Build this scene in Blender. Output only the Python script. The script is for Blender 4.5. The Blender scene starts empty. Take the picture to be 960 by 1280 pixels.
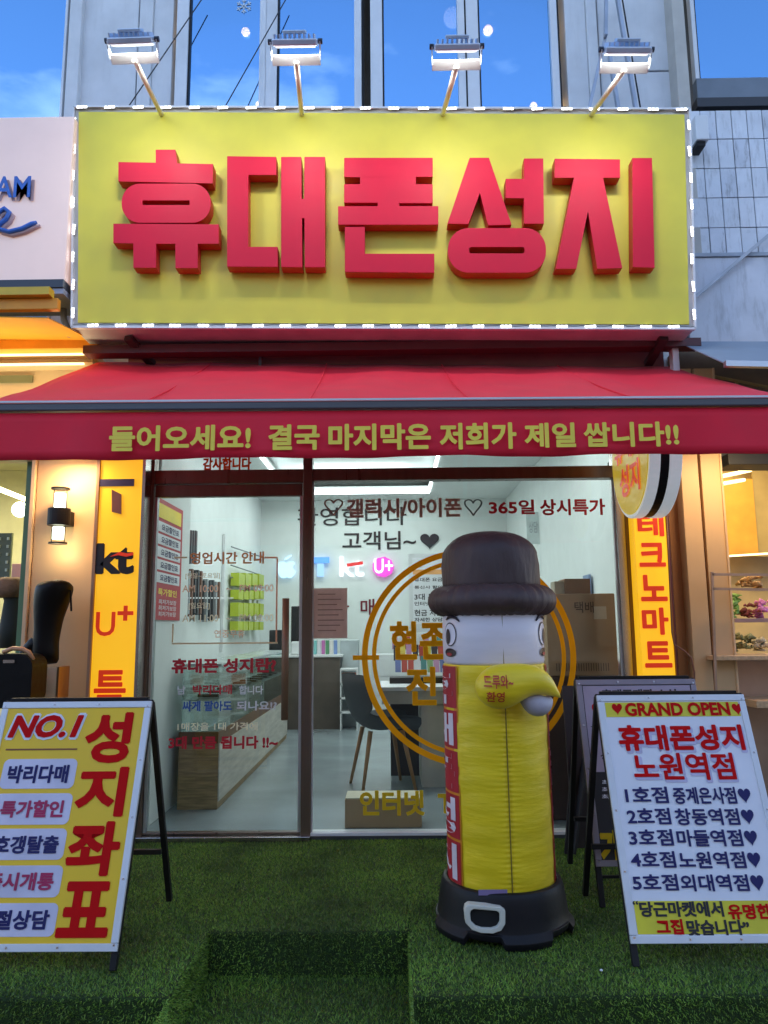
import bpy, bmesh, math, random
import numpy as np
from mathutils import Vector, Matrix
from mathutils.geometry import tessellate_polygon
random.seed(7); rs = np.random.RandomState(7)
S = bpy.context.scene
C = S.collection

# ------------------------------------------------------------------ camera, sky, exposure
F, EYE = 950.0, Vector((0, 0, 1.5))
PITCH, YAW, ROLL = 8.7, 0.6, -0.5
RM = Matrix.Rotation(math.radians(YAW), 3, 'Z') @ Matrix.Rotation(math.radians(90 + PITCH), 3, 'X') @ Matrix.Rotation(math.radians(ROLL), 3, 'Z')
cam = bpy.data.objects.new('camera', bpy.data.cameras.new('camera')); C.objects.link(cam)
cam.data.sensor_fit = 'HORIZONTAL'; cam.data.sensor_width = 36; cam.data.lens = F / 960 * 36
cam.data.clip_start = 0.05; cam.data.clip_end = 2000
cam.location = EYE; cam.rotation_euler = RM.to_euler()
S.camera = cam
S.view_settings.view_transform = 'Standard'; S.view_settings.look = 'None'
EXPO = 1.5; LK = 2 ** -EXPO            # lamps are given for exposure 0
S.view_settings.exposure = EXPO; S.view_settings.gamma = 1.0
S.render.engine = 'CYCLES'
S.cycles.use_denoising = True
S.cycles.max_bounces = 8; S.cycles.transparent_max_bounces = 16
S.cycles.sample_clamp_indirect = 4.0
SUN_EL, SUN_ROT = math.radians(20.0), math.radians(20)
W = bpy.data.worlds.new('World'); S.world = W; W.use_nodes = True
wn, wl = W.node_tree.nodes, W.node_tree.links; wn.clear()
sky = wn.new('ShaderNodeTexSky'); sky.sky_type = 'NISHITA'; sky.sun_disc = False
sky.sun_elevation = SUN_EL; sky.sun_rotation = SUN_ROT
bg = wn.new('ShaderNodeBackground'); bg.inputs['Strength'].default_value = 0.15
wo = wn.new('ShaderNodeOutputWorld')
tc = wn.new('ShaderNodeTexCoord'); mp = wn.new('ShaderNodeMapping'); mp.inputs['Scale'].default_value = (1.2, 1.6, 3.2)
nz = wn.new('ShaderNodeTexNoise'); nz.inputs['Scale'].default_value = 2.2; nz.inputs['Detail'].default_value = 8; nz.inputs['Roughness'].default_value = .55
cr = wn.new('ShaderNodeValToRGB'); cr.color_ramp.elements[0].position = .58; cr.color_ramp.elements[1].position = .88
cm = wn.new('ShaderNodeMix'); cm.data_type = 'RGBA'; cm.inputs['B'].default_value = (8.2, 7.0, 6.9, 1)
gr = wn.new('ShaderNodeMix'); gr.data_type = 'RGBA'; gr.blend_type = 'MULTIPLY'; gr.inputs['Factor'].default_value = 1; gr.inputs['B'].default_value = (1.08, 1.1, 1.22, 1)
wl.new(tc.outputs['Generated'], mp.inputs['Vector']); wl.new(mp.outputs[0], nz.inputs['Vector'])
wl.new(nz.outputs['Fac'], cr.inputs[0]); wl.new(cr.outputs[0], cm.inputs['Factor'])
wl.new(sky.outputs[0], gr.inputs['A']); wl.new(gr.outputs['Result'], cm.inputs['A'])
wl.new(cm.outputs['Result'], bg.inputs['Color']); wl.new(bg.outputs[0], wo.inputs[0])
sl = bpy.data.lights.new('sun', 'SUN'); sl.energy = 0.5; sl.angle = math.radians(10); sl.color = (1, .86, .72)
so = bpy.data.objects.new('sun', sl); C.objects.link(so); so.location = (0, 0, 30)
so.rotation_euler = Vector((-math.sin(SUN_ROT) * math.cos(SUN_EL), -math.cos(SUN_ROT) * math.cos(SUN_EL), -math.sin(SUN_EL))).to_track_quat('-Z', 'Y').to_euler()

# ------------------------------------------------------------------ helpers
class Plane:
    """a real plane in the place; px() reads where a sight line meets it"""
    def __init__(s, o, u, v):
        s.o, s.u, s.v = Vector(o), Vector(u).normalized(), Vector(v).normalized(); s.n = s.u.cross(s.v)
        # n points towards the viewer for u=+x, v=+z  -> (0,-1,0)
    def px(s, x, y):
        d = RM @ Vector(((x - 480) / F, (640 - y) / F, -1))
        t = (s.o - EYE).dot(s.n) / d.dot(s.n); p = EYE + d * t - s.o
        return p.dot(s.u), p.dot(s.v)
    def pt(s, a, b, n=0.0): return s.o + s.u * a + s.v * b + s.n * n
    def rect(s, x0, y0, x1, y1):
        xm, ym = (x0 + x1) / 2, (y0 + y1) / 2
        return s.px(x0, ym)[0], s.px(x1, ym)[0], s.px(xm, y1)[1], s.px(xm, y0)[1]
def YP(y): return Plane((0, y, 0), (1, 0, 0), (0, 0, 1))
def P3(x, y, Y): a, b = YP(Y).px(x, y); return Vector((a, Y, b))
def R4(x0, y0, x1, y1, Y): return YP(Y).rect(x0, y0, x1, y1)

class MB:
    def __init__(s): s.v, s.f, s.m = [], [], []
    def face(s, idx, m=0): s.f.append(tuple(idx)); s.m.append(m)
    def poly(s, pts, m=0):
        k = len(s.v); s.v += [tuple(p) for p in pts]; s.face(range(k, k + len(pts)), m)
    def box(s, x0, x1, y0, y1, z0, z1, m=0):
        return s.hexa([(x0, y0, z0), (x1, y0, z0), (x1, y1, z0), (x0, y1, z0), (x0, y0, z1), (x1, y0, z1), (x1, y1, z1), (x0, y1, z1)], m)
    def hexa(s, p, m=0):
        k = len(s.v); s.v += [tuple(q) for q in p]
        for f in ((0, 3, 2, 1), (4, 5, 6, 7), (0, 1, 5, 4), (1, 2, 6, 5), (2, 3, 7, 6), (3, 0, 4, 7)): s.face([k + i for i in f], m)
        return s
    def slab(s, pl, a0, a1, b0, b1, n0, n1, m=0):
        return s.hexa([pl.pt(a, b, n) for n in (n0, n1) for a, b in ((a0, b0), (a1, b0), (a1, b1), (a0, b1))], m)
    def bar(s, p, q, w, h=None, up=(0, 0, 1), m=0):
        h = h or w; p, q = Vector(p), Vector(q); d = (q - p).normalized(); up = Vector(up)
        if abs(d.dot(up)) > .95: up = Vector((1, 0, 0))
        a = d.cross(up).normalized() * w / 2; b = a.cross(d).normalized() * h / 2
        return s.hexa([p - a - b, p + a - b, p + a + b, p - a + b, q - a - b, q + a - b, q + a + b, q - a + b], m)
    def tube(s, pts, r, n=10, m=0, cap=True):
        pts = [Vector(p) for p in pts]; rr = r if isinstance(r, (list, tuple)) else [r] * len(pts); k0 = len(s.v)
        prev = None
        for i, p in enumerate(pts):
            d = (pts[min(i + 1, len(pts) - 1)] - pts[max(i - 1, 0)]).normalized()
            a = prev - d * prev.dot(d) if prev is not None else d.orthogonal()
            a.normalize(); prev = a; b = d.cross(a)
            for j in range(n):
                t = 2 * math.pi * j / n; s.v.append(tuple(p + (a * math.cos(t) + b * math.sin(t)) * rr[i]))
        for i in range(len(pts) - 1):
            for j in range(n): s.face((k0 + i * n + j, k0 + i * n + (j + 1) % n, k0 + (i + 1) * n + (j + 1) % n, k0 + (i + 1) * n + j), m)
        if cap: s.face([k0 + j for j in reversed(range(n))], m); s.face([k0 + (len(pts) - 1) * n + j for j in range(n)], m)
        return s
    def lathe(s, c, prof, n=32, m=0, fn=None):
        k0 = len(s.v); c = Vector(c)
        for i, (r, z) in enumerate(prof):
            for j in range(n):
                t = 2 * math.pi * j / n; rr, zz = (r, z) if fn is None else fn(r, z, t, i)
                s.v.append((c.x + rr * math.sin(t), c.y - rr * math.cos(t), c.z + zz))
        for i in range(len(prof) - 1):
            for j in range(n): s.face((k0 + i * n + j, k0 + i * n + (j + 1) % n, k0 + (i + 1) * n + (j + 1) % n, k0 + (i + 1) * n + j), m)
        s.face([k0 + j for j in reversed(range(n))], m); s.face([k0 + (len(prof) - 1) * n + j for j in range(n)], m)
        return s
    def prism(s, pl, loops, n0, n1, m=0, ms=None):
        """extrude outer loop with holes (plane coordinates) from n0 (back) to n1 (front)"""
        ms = m if ms is None else ms
        tri = tessellate_polygon([[Vector((a, b, 0)) for a, b in lp] for lp in loops])
        flat = [p for lp in loops for p in lp]; k = len(s.v); N = len(flat)
        s.v += [tuple(pl.pt(a, b, n1)) for a, b in flat] + [tuple(pl.pt(a, b, n0)) for a, b in flat]
        for t in tri:
            a, b, c = [flat[i] for i in t]
            if (b[0] - a[0]) * (c[1] - a[1]) - (b[1] - a[1]) * (c[0] - a[0]) < 0: t = t[::-1]
            s.face([k + i for i in t], m); s.face([k + N + i for i in reversed(t)], m)
        o = 0
        for li, lp in enumerate(loops):
            ar = sum(lp[i][0] * lp[(i + 1) % len(lp)][1] - lp[(i + 1) % len(lp)][0] * lp[i][1] for i in range(len(lp)))
            ccw = (ar > 0) == (li == 0)
            for i in range(len(lp)):
                a, b = k + o + i, k + o + (i + 1) % len(lp)
                q = (a + N, b + N, b, a); s.face(q if ccw else q[::-1], ms)
            o += len(lp)
        return s
    def build(s, name, mats, parent=None, smooth=False, bev=0.0, sub=0):
        me = bpy.data.meshes.new(name); org = Vector((0, 0, 0))
        if parent is not None: org = Vector(parent['org'])
        elif s.v:
            a = np.array(s.v); org = Vector((float((a[:, 0].min() + a[:, 0].max()) / 2), float((a[:, 1].min() + a[:, 1].max()) / 2), float(a[:, 2].min())))
        me.from_pydata([tuple(Vector(v) - org) for v in s.v], [], s.f)
        mats = mats if isinstance(mats, (list, tuple)) else [mats]
        for q in mats: me.materials.append(q)
        me.polygons.foreach_set('material_index', s.m)
        if smooth: me.polygons.foreach_set('use_smooth', [True] * len(s.f))
        me.update()
        o = bpy.data.objects.new(name, me); C.objects.link(o)
        if parent is not None: o.parent = parent; o['org'] = parent['org']
        else: o.location = org; o['org'] = tuple(org)
        if bev: b = o.modifiers.new('bevel', 'BEVEL'); b.width = bev; b.segments = 2; b.limit_method = 'ANGLE'
        if sub: b = o.modifiers.new('sub', 'SUBSURF'); b.levels = sub; b.render_levels = sub
        return o
def tag(o, label=None, cat=None, group=None, kind=None):
    if label: o['label'] = label
    if cat: o['category'] = cat
    if group: o['group'] = group
    if kind: o['kind'] = kind
    return o
def thing(name, loc, label, cat, group=None):
    o = bpy.data.objects.new(name, None); C.objects.link(o); o.location = loc; o.empty_display_size = .1; o['org'] = tuple(loc)
    return tag(o, label, cat, group)
def struct(name, mb, m, **k): return tag(mb.build(name, m, **k), kind='structure')
def copy_part(src, parent, loc=None):
    c = src.copy(); C.objects.link(c); c.parent = parent; c.location = loc if loc is not None else src.location; return c

_mc = {}
def M(name, col=(.5, .5, .5), rough=.6, metal=0, var=.12, vs=6, bump=0.0, bs=60, emit=None, es=0, stretch=None, coat=0, spec=None, dirt=0, alpha=None, sheen=0, dstr=(1, 1, 1)):
    if name in _mc: return _mc[name]
    m = bpy.data.materials.new(name); m.use_nodes = True; n, l = m.node_tree.nodes, m.node_tree.links
    b = n['Principled BSDF']; b.inputs['Roughness'].default_value = rough; b.inputs['Metallic'].default_value = metal
    b.inputs['Coat Weight'].default_value = coat; b.inputs['Sheen Weight'].default_value = sheen
    if spec is not None: b.inputs['Specular IOR Level'].default_value = spec
    t = n.new('ShaderNodeTexCoord'); mp = n.new('ShaderNodeMapping'); oi = n.new('ShaderNodeObjectInfo'); om = n.new('ShaderNodeMath'); om.operation = 'MULTIPLY'; om.inputs[1].default_value = 37.0; l.new(oi.outputs['Random'], om.inputs[0])
    va = n.new('ShaderNodeVectorMath'); va.operation = 'ADD'; l.new(t.outputs['Object'], va.inputs[0]); l.new(om.outputs[0], va.inputs[1]); l.new(va.outputs[0], mp.inputs[0])
    if stretch: mp.inputs['Scale'].default_value = stretch
    z = n.new('ShaderNodeTexNoise'); z.inputs['Scale'].default_value = vs; z.inputs['Detail'].default_value = 6; l.new(mp.outputs[0], z.inputs['Vector'])
    r = n.new('ShaderNodeMapRange'); r.inputs['From Min'].default_value = .3; r.inputs['From Max'].default_value = .7
    r.inputs['To Min'].default_value = 1 - var; r.inputs['To Max'].default_value = 1 + var; l.new(z.outputs['Fac'], r.inputs['Value'])
    mx = n.new('ShaderNodeVectorMath'); mx.operation = 'SCALE'; mx.inputs[0].default_value = col; l.new(r.outputs[0], mx.inputs['Scale'])
    out = mx.outputs[0]
    if dirt:
        z2 = n.new('ShaderNodeTexNoise'); z2.inputs['Scale'].default_value = 3; z2.inputs['Detail'].default_value = 9; z2.inputs['Roughness'].default_value = .7
        m2 = n.new('ShaderNodeMapping'); m2.inputs['Scale'].default_value = dstr; l.new(va.outputs[0], m2.inputs[0]); l.new(m2.outputs[0], z2.inputs['Vector'])
        c2 = n.new('ShaderNodeValToRGB'); c2.color_ramp.elements[0].position = .52; c2.color_ramp.elements[1].position = .75; l.new(z2.outputs['Fac'], c2.inputs[0])
        f2 = n.new('ShaderNodeMath'); f2.operation = 'MULTIPLY'; f2.inputs[1].default_value = dirt; l.new(c2.outputs[0], f2.inputs[0])
        dm = n.new('ShaderNodeMix'); dm.data_type = 'RGBA'; l.new(f2.outputs[0], dm.inputs['Factor']); l.new(out, dm.inputs['A'])
        dm.inputs['B'].default_value = (.11, .1, .085, 1); out = dm.outputs['Result']
    l.new(out, b.inputs['Base Color'])
    r2 = n.new('ShaderNodeMapRange'); r2.inputs['To Min'].default_value = max(.02, rough - .1); r2.inputs['To Max'].default_value = min(1, rough + .12); l.new(z.outputs['Fac'], r2.inputs['Value']); l.new(r2.outputs[0], b.inputs['Roughness'])
    if bump:
        z3 = n.new('ShaderNodeTexNoise'); z3.inputs['Scale'].default_value = bs; z3.inputs['Detail'].default_value = 4; l.new(mp.outputs[0], z3.inputs['Vector'])
        bp = n.new('ShaderNodeBump'); bp.inputs['Strength'].default_value = bump; bp.inputs['Distance'].default_value = .01; l.new(z3.outputs['Fac'], bp.inputs['Height']); l.new(bp.outputs[0], b.inputs['Normal'])
    if emit:
        b.inputs['Emission Color'].default_value = (*emit, 1); b.inputs['Emission Strength'].default_value = es * LK
    _mc[name] = m; return m
def glass(name, refl, tint=(1, 1, 1), rough=.01):
    if name in _mc: return _mc[name]
    m = bpy.data.materials.new(name); m.use_nodes = True; n, l = m.node_tree.nodes, m.node_tree.links; n.clear()
    o = n.new('ShaderNodeOutputMaterial'); t = n.new('ShaderNodeBsdfTransparent'); t.inputs[0].default_value = (*tint, 1)
    g = n.new('ShaderNodeBsdfGlossy'); g.inputs['Roughness'].default_value = rough; g.inputs['Color'].default_value = (.3, .58, .9, 1) if refl > .3 else (.95, .97, 1, 1)
    lw = n.new('ShaderNodeFresnel'); lw.inputs[0].default_value = 1.45
    a = n.new('ShaderNodeMath'); a.operation = 'ADD'; a.use_clamp = True; a.inputs[1].default_value = refl
    hf = n.new('ShaderNodeMath'); hf.operation = 'MULTIPLY'; hf.inputs[1].default_value = .6; l.new(lw.outputs[0], hf.inputs[0]); l.new(hf.outputs[0], a.inputs[0])
    z = n.new('ShaderNodeTexNoise'); z.inputs['Scale'].default_value = 1.4; tc = n.new('ShaderNodeTexCoord'); l.new(tc.outputs['Object'], z.inputs['Vector'])
    bp = n.new('ShaderNodeBump'); bp.inputs['Strength'].default_value = .05; bp.inputs['Distance'].default_value = .02; l.new(z.outputs['Fac'], bp.inputs['Height']); l.new(bp.outputs[0], g.inputs['Normal'])
    x = n.new('ShaderNodeMixShader'); l.new(a.outputs[0], x.inputs[0]); l.new(t.outputs[0], x.inputs[1]); l.new(g.outputs[0], x.inputs[2]); l.new(x.outputs[0], o.inputs[0])
    _mc[name] = m; return m
def lamp_area(loc, aim, sx, sy, e, col, parent=None, name='lamp_light'):
    d = bpy.data.lights.new(name, 'AREA'); d.shape = 'RECTANGLE'; d.size = sx; d.size_y = sy; d.energy = e * LK; d.color = col
    o = bpy.data.objects.new(name, d); C.objects.link(o); o.location = loc; o.rotation_euler = (Vector(aim) - Vector(loc)).to_track_quat('-Z', 'Y').to_euler()
    if parent: o.parent = parent; o.location = Vector(loc) - Vector(parent['org'])
    return o

def translu(name, col, k=.5):
    m = bpy.data.materials.new(name); m.use_nodes = True; n, l = m.node_tree.nodes, m.node_tree.links; n.clear()
    o = n.new('ShaderNodeOutputMaterial'); d = n.new('ShaderNodeBsdfDiffuse'); t = n.new('ShaderNodeBsdfTranslucent'); x = n.new('ShaderNodeMixShader'); x.inputs[0].default_value = k
    z = n.new('ShaderNodeTexNoise'); z.inputs['Scale'].default_value = 6; rr_ = n.new('ShaderNodeMapRange'); rr_.inputs['To Min'].default_value = .85; rr_.inputs['To Max'].default_value = 1.1; l.new(z.outputs['Fac'], rr_.inputs['Value'])
    mx = n.new('ShaderNodeVectorMath'); mx.operation = 'SCALE'; mx.inputs[0].default_value = col; l.new(rr_.outputs[0], mx.inputs['Scale'])
    l.new(mx.outputs[0], d.inputs['Color']); l.new(mx.outputs[0], t.inputs['Color']); l.new(d.outputs[0], x.inputs[1]); l.new(t.outputs[0], x.inputs[2]); l.new(x.outputs[0], o.inputs[0]); _mc[name] = m; return m
# --- lettering: glyph outlines as thin mesh, fitted to a rectangle of a plane
_tc = {}
def glyphs(body, off):
    k = (body, off)
    if k not in _tc:
        c = bpy.data.curves.new('t', 'FONT'); c.body = body; c.offset = off; c.resolution_u = 3
        o = bpy.data.objects.new('t', c); C.objects.link(o); bpy.context.view_layer.update()
        dg = bpy.context.evaluated_depsgraph_get(); e = o.evaluated_get(dg); me = e.to_mesh()
        v = np.array([p.co[:2] for p in me.vertices]); f = [tuple(p.vertices) for p in me.polygons]
        e.to_mesh_clear(); bpy.data.objects.remove(o); bpy.data.curves.remove(c)
        v -= v.min(0); v /= np.maximum(v.max(0), 1e-6); _tc[k] = (v, f)
    return _tc[k]
def text(body, pl, rect, mat, parent, off=.02, n=.003, name='lettering', fat=0.0, skew=0.0, wrap=None, n_layers=1, build=True, mb=None, m=0):
    v, f = glyphs(body, off); a0, a1, b0, b1 = rect; mb = mb or MB(); h = b1 - b0
    shifts = [(0, 0)] + ([(fat, 0), (-fat, 0), (0, fat), (0, -fat)] if fat else [])
    for i, (dx, dy) in enumerate(shifts):
        k = len(mb.v)
        for x, y in v:
            A = a0 + (a1 - a0) * x + dx * h + skew * (y - .5) * h; B = b0 + h * y + dy * h
            mb.v.append(tuple(wrap(A, B, n + i * .0003) if wrap else pl.pt(A, B, n + i * .0003)))
        for q in f: mb.face([k + j for j in q], m)
    return mb.build(name, mat, parent) if build else mb
def ptext(body, pl, box, mat, parent, **k): return text(body, pl, pl.rect(*box), mat, parent, **k)
def rrect(x0, x1, y0, y1, r, n=8):
    o = []
    for cx, cy, a in ((x1 - r, y1 - r, 0), (x0 + r, y1 - r, 90), (x0 + r, y0 + r, 180), (x1 - r, y0 + r, 270)):
        for i in range(n + 1): t = math.radians(a + 90 * i / n); o.append((cx + r * math.cos(t), cy + r * math.sin(t)))
    return o
def heart(cx, cy, w, h, n=26):
    o = []
    for i in range(n):
        t = 2 * math.pi * i / n; o.append((cx + w / 2 * math.sin(t) ** 3, cy + h / 2 * (13 * math.cos(t) - 5 * math.cos(2 * t) - 2 * math.cos(3 * t) - math.cos(4 * t) + 2.5) / 14.5))
    return o[::-1]

# ------------------------------------------------------------------ materials
white_paint = M('white_paint', (.72, .73, .74), .45, var=.05)
clad = M('painted_cladding', (.66, .67, .69), .5, var=.08, bump=.05, bs=8, dirt=.12, dstr=(5, 5, .6))
alu = M('aluminium', (.55, .57, .6), .35, .8, var=.06)
alu_w = M('white_aluminium', (.7, .71, .73), .4, .1, var=.07, dirt=.22)
black = M('black_paint', (.014, .013, .014), .5, var=.3, spec=.25)
blackg = M('black_gloss', (.01, .01, .012), .22, var=.2, coat=.4)
bronze = M('bronze_frame', (.16, .11, .08), .3, .45, var=.1, stretch=(4, 4, .3))
steel = M('steel_frame', (.4, .36, .34), .22, .95, var=.12, stretch=(6, 6, .4))
rubber = M('dark_rubber', (.03, .03, .034), .75, var=.25)
sign_y = M('sign_yellow', (.7, .63, .06), .5, var=.04, bump=.03, bs=4)
red_face = M('letter_red', (.66, .01, .045), .55, spec=.25, var=.04)
red_side = M('letter_red_side', (.5, .006, .012), .45, var=.06)
led = M('led_white', (.9, .9, .95), .3, emit=(.92, .95, 1), es=7)
strip = M('led_strip', (.9, .9, .9), .3, emit=(.9, .97, 1), es=7)
wire = M('cable_black', (.02, .02, .025), .6)
canvas = M('awning_red', (.85, .008, .035), .7, var=.06, bump=.08, bs=250, sheen=.05, dirt=.06)
yellow_print = M('yellow_print', (1.0, .76, .08), .55, var=.06)
red_print = M('red_print', (.55, .012, .03), .5, var=.06)
navy = M('navy_print', (.012, .01, .1), .7, var=.06)
black_print = M('black_print', (.012, .01, .014), .5)
blue_print = M('blue_print', (.02, .09, .4), .5)
white_print = M('white_print', (.78, .78, .82), .5, var=.04)
cream_print = translu('cream_print', (.92, .8, .6))
orange_print = M('orange_print', (.9, .42, .14), .5, var=.06)
brown_print = M('brown_print', (.3, .2, .15), .5, var=.06)
gold = translu('gold_vinyl', (1, .56, .02), .45); translu('salmon_print', (.92, .58, .42)); translu('faded_brown_print', (.7, .5, .42), .4); translu('pink_paper', (.85, .62, .58), .4); translu('yellow_vinyl', (.9, .65, .04), .4); translu('red_vinyl', (.9, .12, .02), .5)
plaster = M('interior_white', (.74, .78, .77), .7, var=.03, bump=.04, bs=30)
beige = M('beige_panel', (.66, .42, .21), .5, var=.07, vs=2, bump=.03, bs=12)
beige_d = M('beige_panel_dark', (.38, .22, .13), .5, var=.08)
wood = M('oak_wood', (.3, .2, .1), .55, var=.35, vs=5, stretch=(1.5, 1.5, 14), bump=.1, bs=20)
wood_l = M('light_wood', (.55, .36, .2), .5, var=.2, vs=5, stretch=(10, 1.5, 10))
card = M('cardboard', (.42, .27, .16), .8, var=.08, vs=4, bump=.06, bs=40)
grey_fab = M('chair_grey', (.1, .11, .12), .7, var=.12)
clear = glass('shop_glass', .0, (.93, .97, .96))
coated = glass('sky_glass', .7, (.8, .8, .8))
case_glass = glass('case_glass', .06, (.8, .9, .87))

Z0 = .29                      # top of the turf platform
FY = 4.65                     # shop front plane
# ------------------------------------------------------------------ ground, platform
asphalt = M('asphalt', (.05, .05, .052), .85, var=.2, vs=30, bump=.4, bs=120)
g = MB(); g.poly([(-300, -300, 0), (300, -300, 0), (300, 300, 0), (-300, 300, 0)]); struct('street', g, asphalt)
turf_m = M('turf_backing', (.025, .05, .008), .95, var=.35, vs=60, bump=.6, bs=260)
e0 = 2.74; sy = 3.29; sx0, sx1 = YP(sy).px(260, 1163)[0], YP(sy).px(512, 1163)[0]; Zs = .124
t = MB()
t.box(-4.2, sx0, e0, FY + .1, 0.005, Z0); t.box(sx1, 4.2, e0, FY + .1, 0.005, Z0); t.box(sx0, sx1, sy, FY + .1, 0.005, Z0)
struct('turf_platform', t, turf_m, bev=.012)
t = MB(); t.box(sx0 + .003, sx1 - .003, 2.0, sy - .003, .004, Zs); struct('turf_step', t, turf_m, bev=.01)
# blades of the artificial grass: many tiny leaning triangles
def blade_field(name, label, rects, dens, mat, h=(.006, .013)):
    V, Fc = [], []; k = 0
    vs, fs = [], []
    for (o, u, v, nrm, lu, lv) in rects:
        n = int(lu * lv * dens); o, u, v, nrm = map(np.array, (o, u, v, nrm))
        a = rs.rand(n, 1) * lu; b = rs.rand(n, 1) * lv; base = o + u * a + v * b
        th = rs.rand(n, 1) * 2 * np.pi; d = u * np.cos(th) + v * np.sin(th); w = .0014 + .0013 * rs.rand(n, 1)
        hh = h[0] + (h[1] - h[0]) * rs.rand(n, 1)
        ln = rs.randn(n, 1) * .006; ln2 = rs.randn(n, 1) * .006
        tip = base + nrm * hh + u * ln + v * ln2
        vs.append(np.stack([base - d * w, base + d * w, tip], 1).reshape(-1, 3))
    v = np.concatenate(vs).astype(np.float32); n = len(v) // 3
    me = bpy.data.meshes.new(name); me.vertices.add(len(v)); me.vertices.foreach_set('co', v.ravel())
    me.loops.add(3 * n); me.loops.foreach_set('vertex_index', np.arange(3 * n, dtype=np.int32)); me.polygons.add(n)
    me.polygons.foreach_set('loop_start', np.arange(0, 3 * n, 3, dtype=np.int32)); me.polygons.foreach_set('material_index', rs.randint(0, 3, n).astype(np.int32))
    for q in mat: me.materials.append(q)
    me.update(); me.validate(); o = bpy.data.objects.new(name, me); C.objects.link(o)
    return tag(o, label, 'artificial grass', kind='stuff')
tm = [M('turf_blade_a', (.13, .25, .02), .6, var=.5, vs=2.5), M('turf_blade_b', (.2, .31, .035), .6, var=.5, vs=2.5), M('turf_blade_c', (.08, .17, .018), .6, var=.5, vs=2.5)]
X, Yv, Zv = (1, 0, 0), (0, 1, 0), (0, 0, 1)
blade_field('artificial_turf', 'short green artificial grass covering the platform and step', [
    ((-2.3, e0, Z0), X, Yv, Zv, sx0 + 2.3, 1.9), ((sx1, e0, Z0), X, Yv, Zv, 2.3 - sx1, 1.9), ((sx0, sy, Z0), X, Yv, Zv, sx1 - sx0, 4.64 - sy),
    ((sx0, 2.3, Zs), X, Yv, Zv, sx1 - sx0, sy - 2.3), ((-2.3, e0, .1), X, Zv, (0, -1, 0), sx0 + 2.3, Z0 - .1), ((sx1, e0, .1), X, Zv, (0, -1, 0), 2.3 - sx1, Z0 - .1),
    ((sx0, sy, Zs), X, Zv, (0, -1, 0), sx1 - sx0, Z0 - Zs), ((sx0, 2.4, Zs), Yv, Zv, (1, 0, 0), sy - 2.4, Z0 - Zs), ((sx1, 2.4, Zs), Yv, Zv, (-1, 0, 0), sy - 2.4, Z0 - Zs)],
    26000, tm)

# frontage across the street, seen only as a dim reflection in the glass
t = MB(); t.box(-30, -3.5, -16, -12, 0, 7.5); t.box(-3.4, 9, -17, -12.4, 0, 9); t.box(9.1, 32, -16, -12, 0, 6.5)
for i in range(24):
    for j in range(2): t.box(-28 + i * 2.4, -26.7 + i * 2.4, -12.6 if False else -12.05, -11.9, 1 + j * 3, 2.6 + j * 3, 1)
struct('opposite_frontage', t, [M('frontage_grey', (.2, .19, .18), .8), M('frontage_window', (.04, .05, .07), .2)])
# ------------------------------------------------------------------ shop room
RX0, RX1, RY1, RZ0, RZ1 = -2.0, 1.75, 11.5, Z0 + .03, 3.45
concrete = M('interior_floor', (.24, .28, .3), .2, var=.12, vs=2, bump=.03, bs=6)
t = MB(); t.box(RX0 - .1, RX1 + .1, FY + .06, RY1 + .1, 0.006, RZ0); struct('interior_floor', t, concrete)
t = MB(); t.box(RX0 - .1, RX0, FY + .06, RY1 + .1, RZ0, RZ1 + .3); t.box(RX1, RX1 + .1, FY + .06, RY1 + .1, RZ0, RZ1 + .3); t.box(RX0, RX1, RY1, RY1 + .1, RZ0, RZ1 + .3)
t.box(RX0, -1.52, 4.75, 4.85, RZ0, RZ1)
struct('interior_wall', t, plaster)
sk = MB(); sk.box(RX0, RX0 + .015, 4.85, RY1, RZ0, RZ0 + .09); sk.box(RX0 + .015, RX1, RY1 - .015, RY1, RZ0, RZ0 + .09); struct('skirting', sk, M('skirting', (.3, .32, .33), .5))
# ceiling with a raised tray and a lit cove
tx0, tx1, ty0, ty1 = -1.5, .55, 5.6, 10.9
t = MB(); t.box(RX0, RX1, FY + .06, ty0, RZ1, RZ1 + .1); t.box(RX0, RX1, ty1, RY1, RZ1, RZ1 + .1); t.box(RX0, tx0, ty0, ty1, RZ1, RZ1 + .1); t.box(tx1, RX1, ty0, ty1, RZ1, RZ1 + .1)
t.box(RX0, RX1, ty0 - .3, RY1, RZ1 + .2, RZ1 + .28)
struct('interior_ceiling', t, plaster)
lt = thing('ceiling_light', (0, 8, RZ1), 'white LED cove light running round the raised ceiling tray', 'ceiling light')
for q in ((tx0, ty1 - .03, tx1, ty1), (tx1 - .03, ty0, tx1, ty1 - .03), (tx0, ty0, tx0 + .03, ty1 - .03)):
    b = MB(); b.box(q[0], q[2], q[1], q[3], RZ1 - .012, RZ1 + .02); b.build('led_strip', strip, lt)
for y in (6.2, 8.2, 10.2):
    lamp_area((-.5, y, RZ1 + .18), (-.5, y, 0), 1.8, .5, 25, (.93, 1, .99), lt)
for y in (6.4, 8.2, 10.0): lamp_area((-.5, y, RZ1 + .03), (-.5, y, 9), 1.4, .3, 7, (.93, 1, .99), lt)
lamp_area((1.1, 6.2, RZ1 - .03), (1.1, 6.2, 0), .6, 1.2, 10, (.93, 1, .99), lt)

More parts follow.
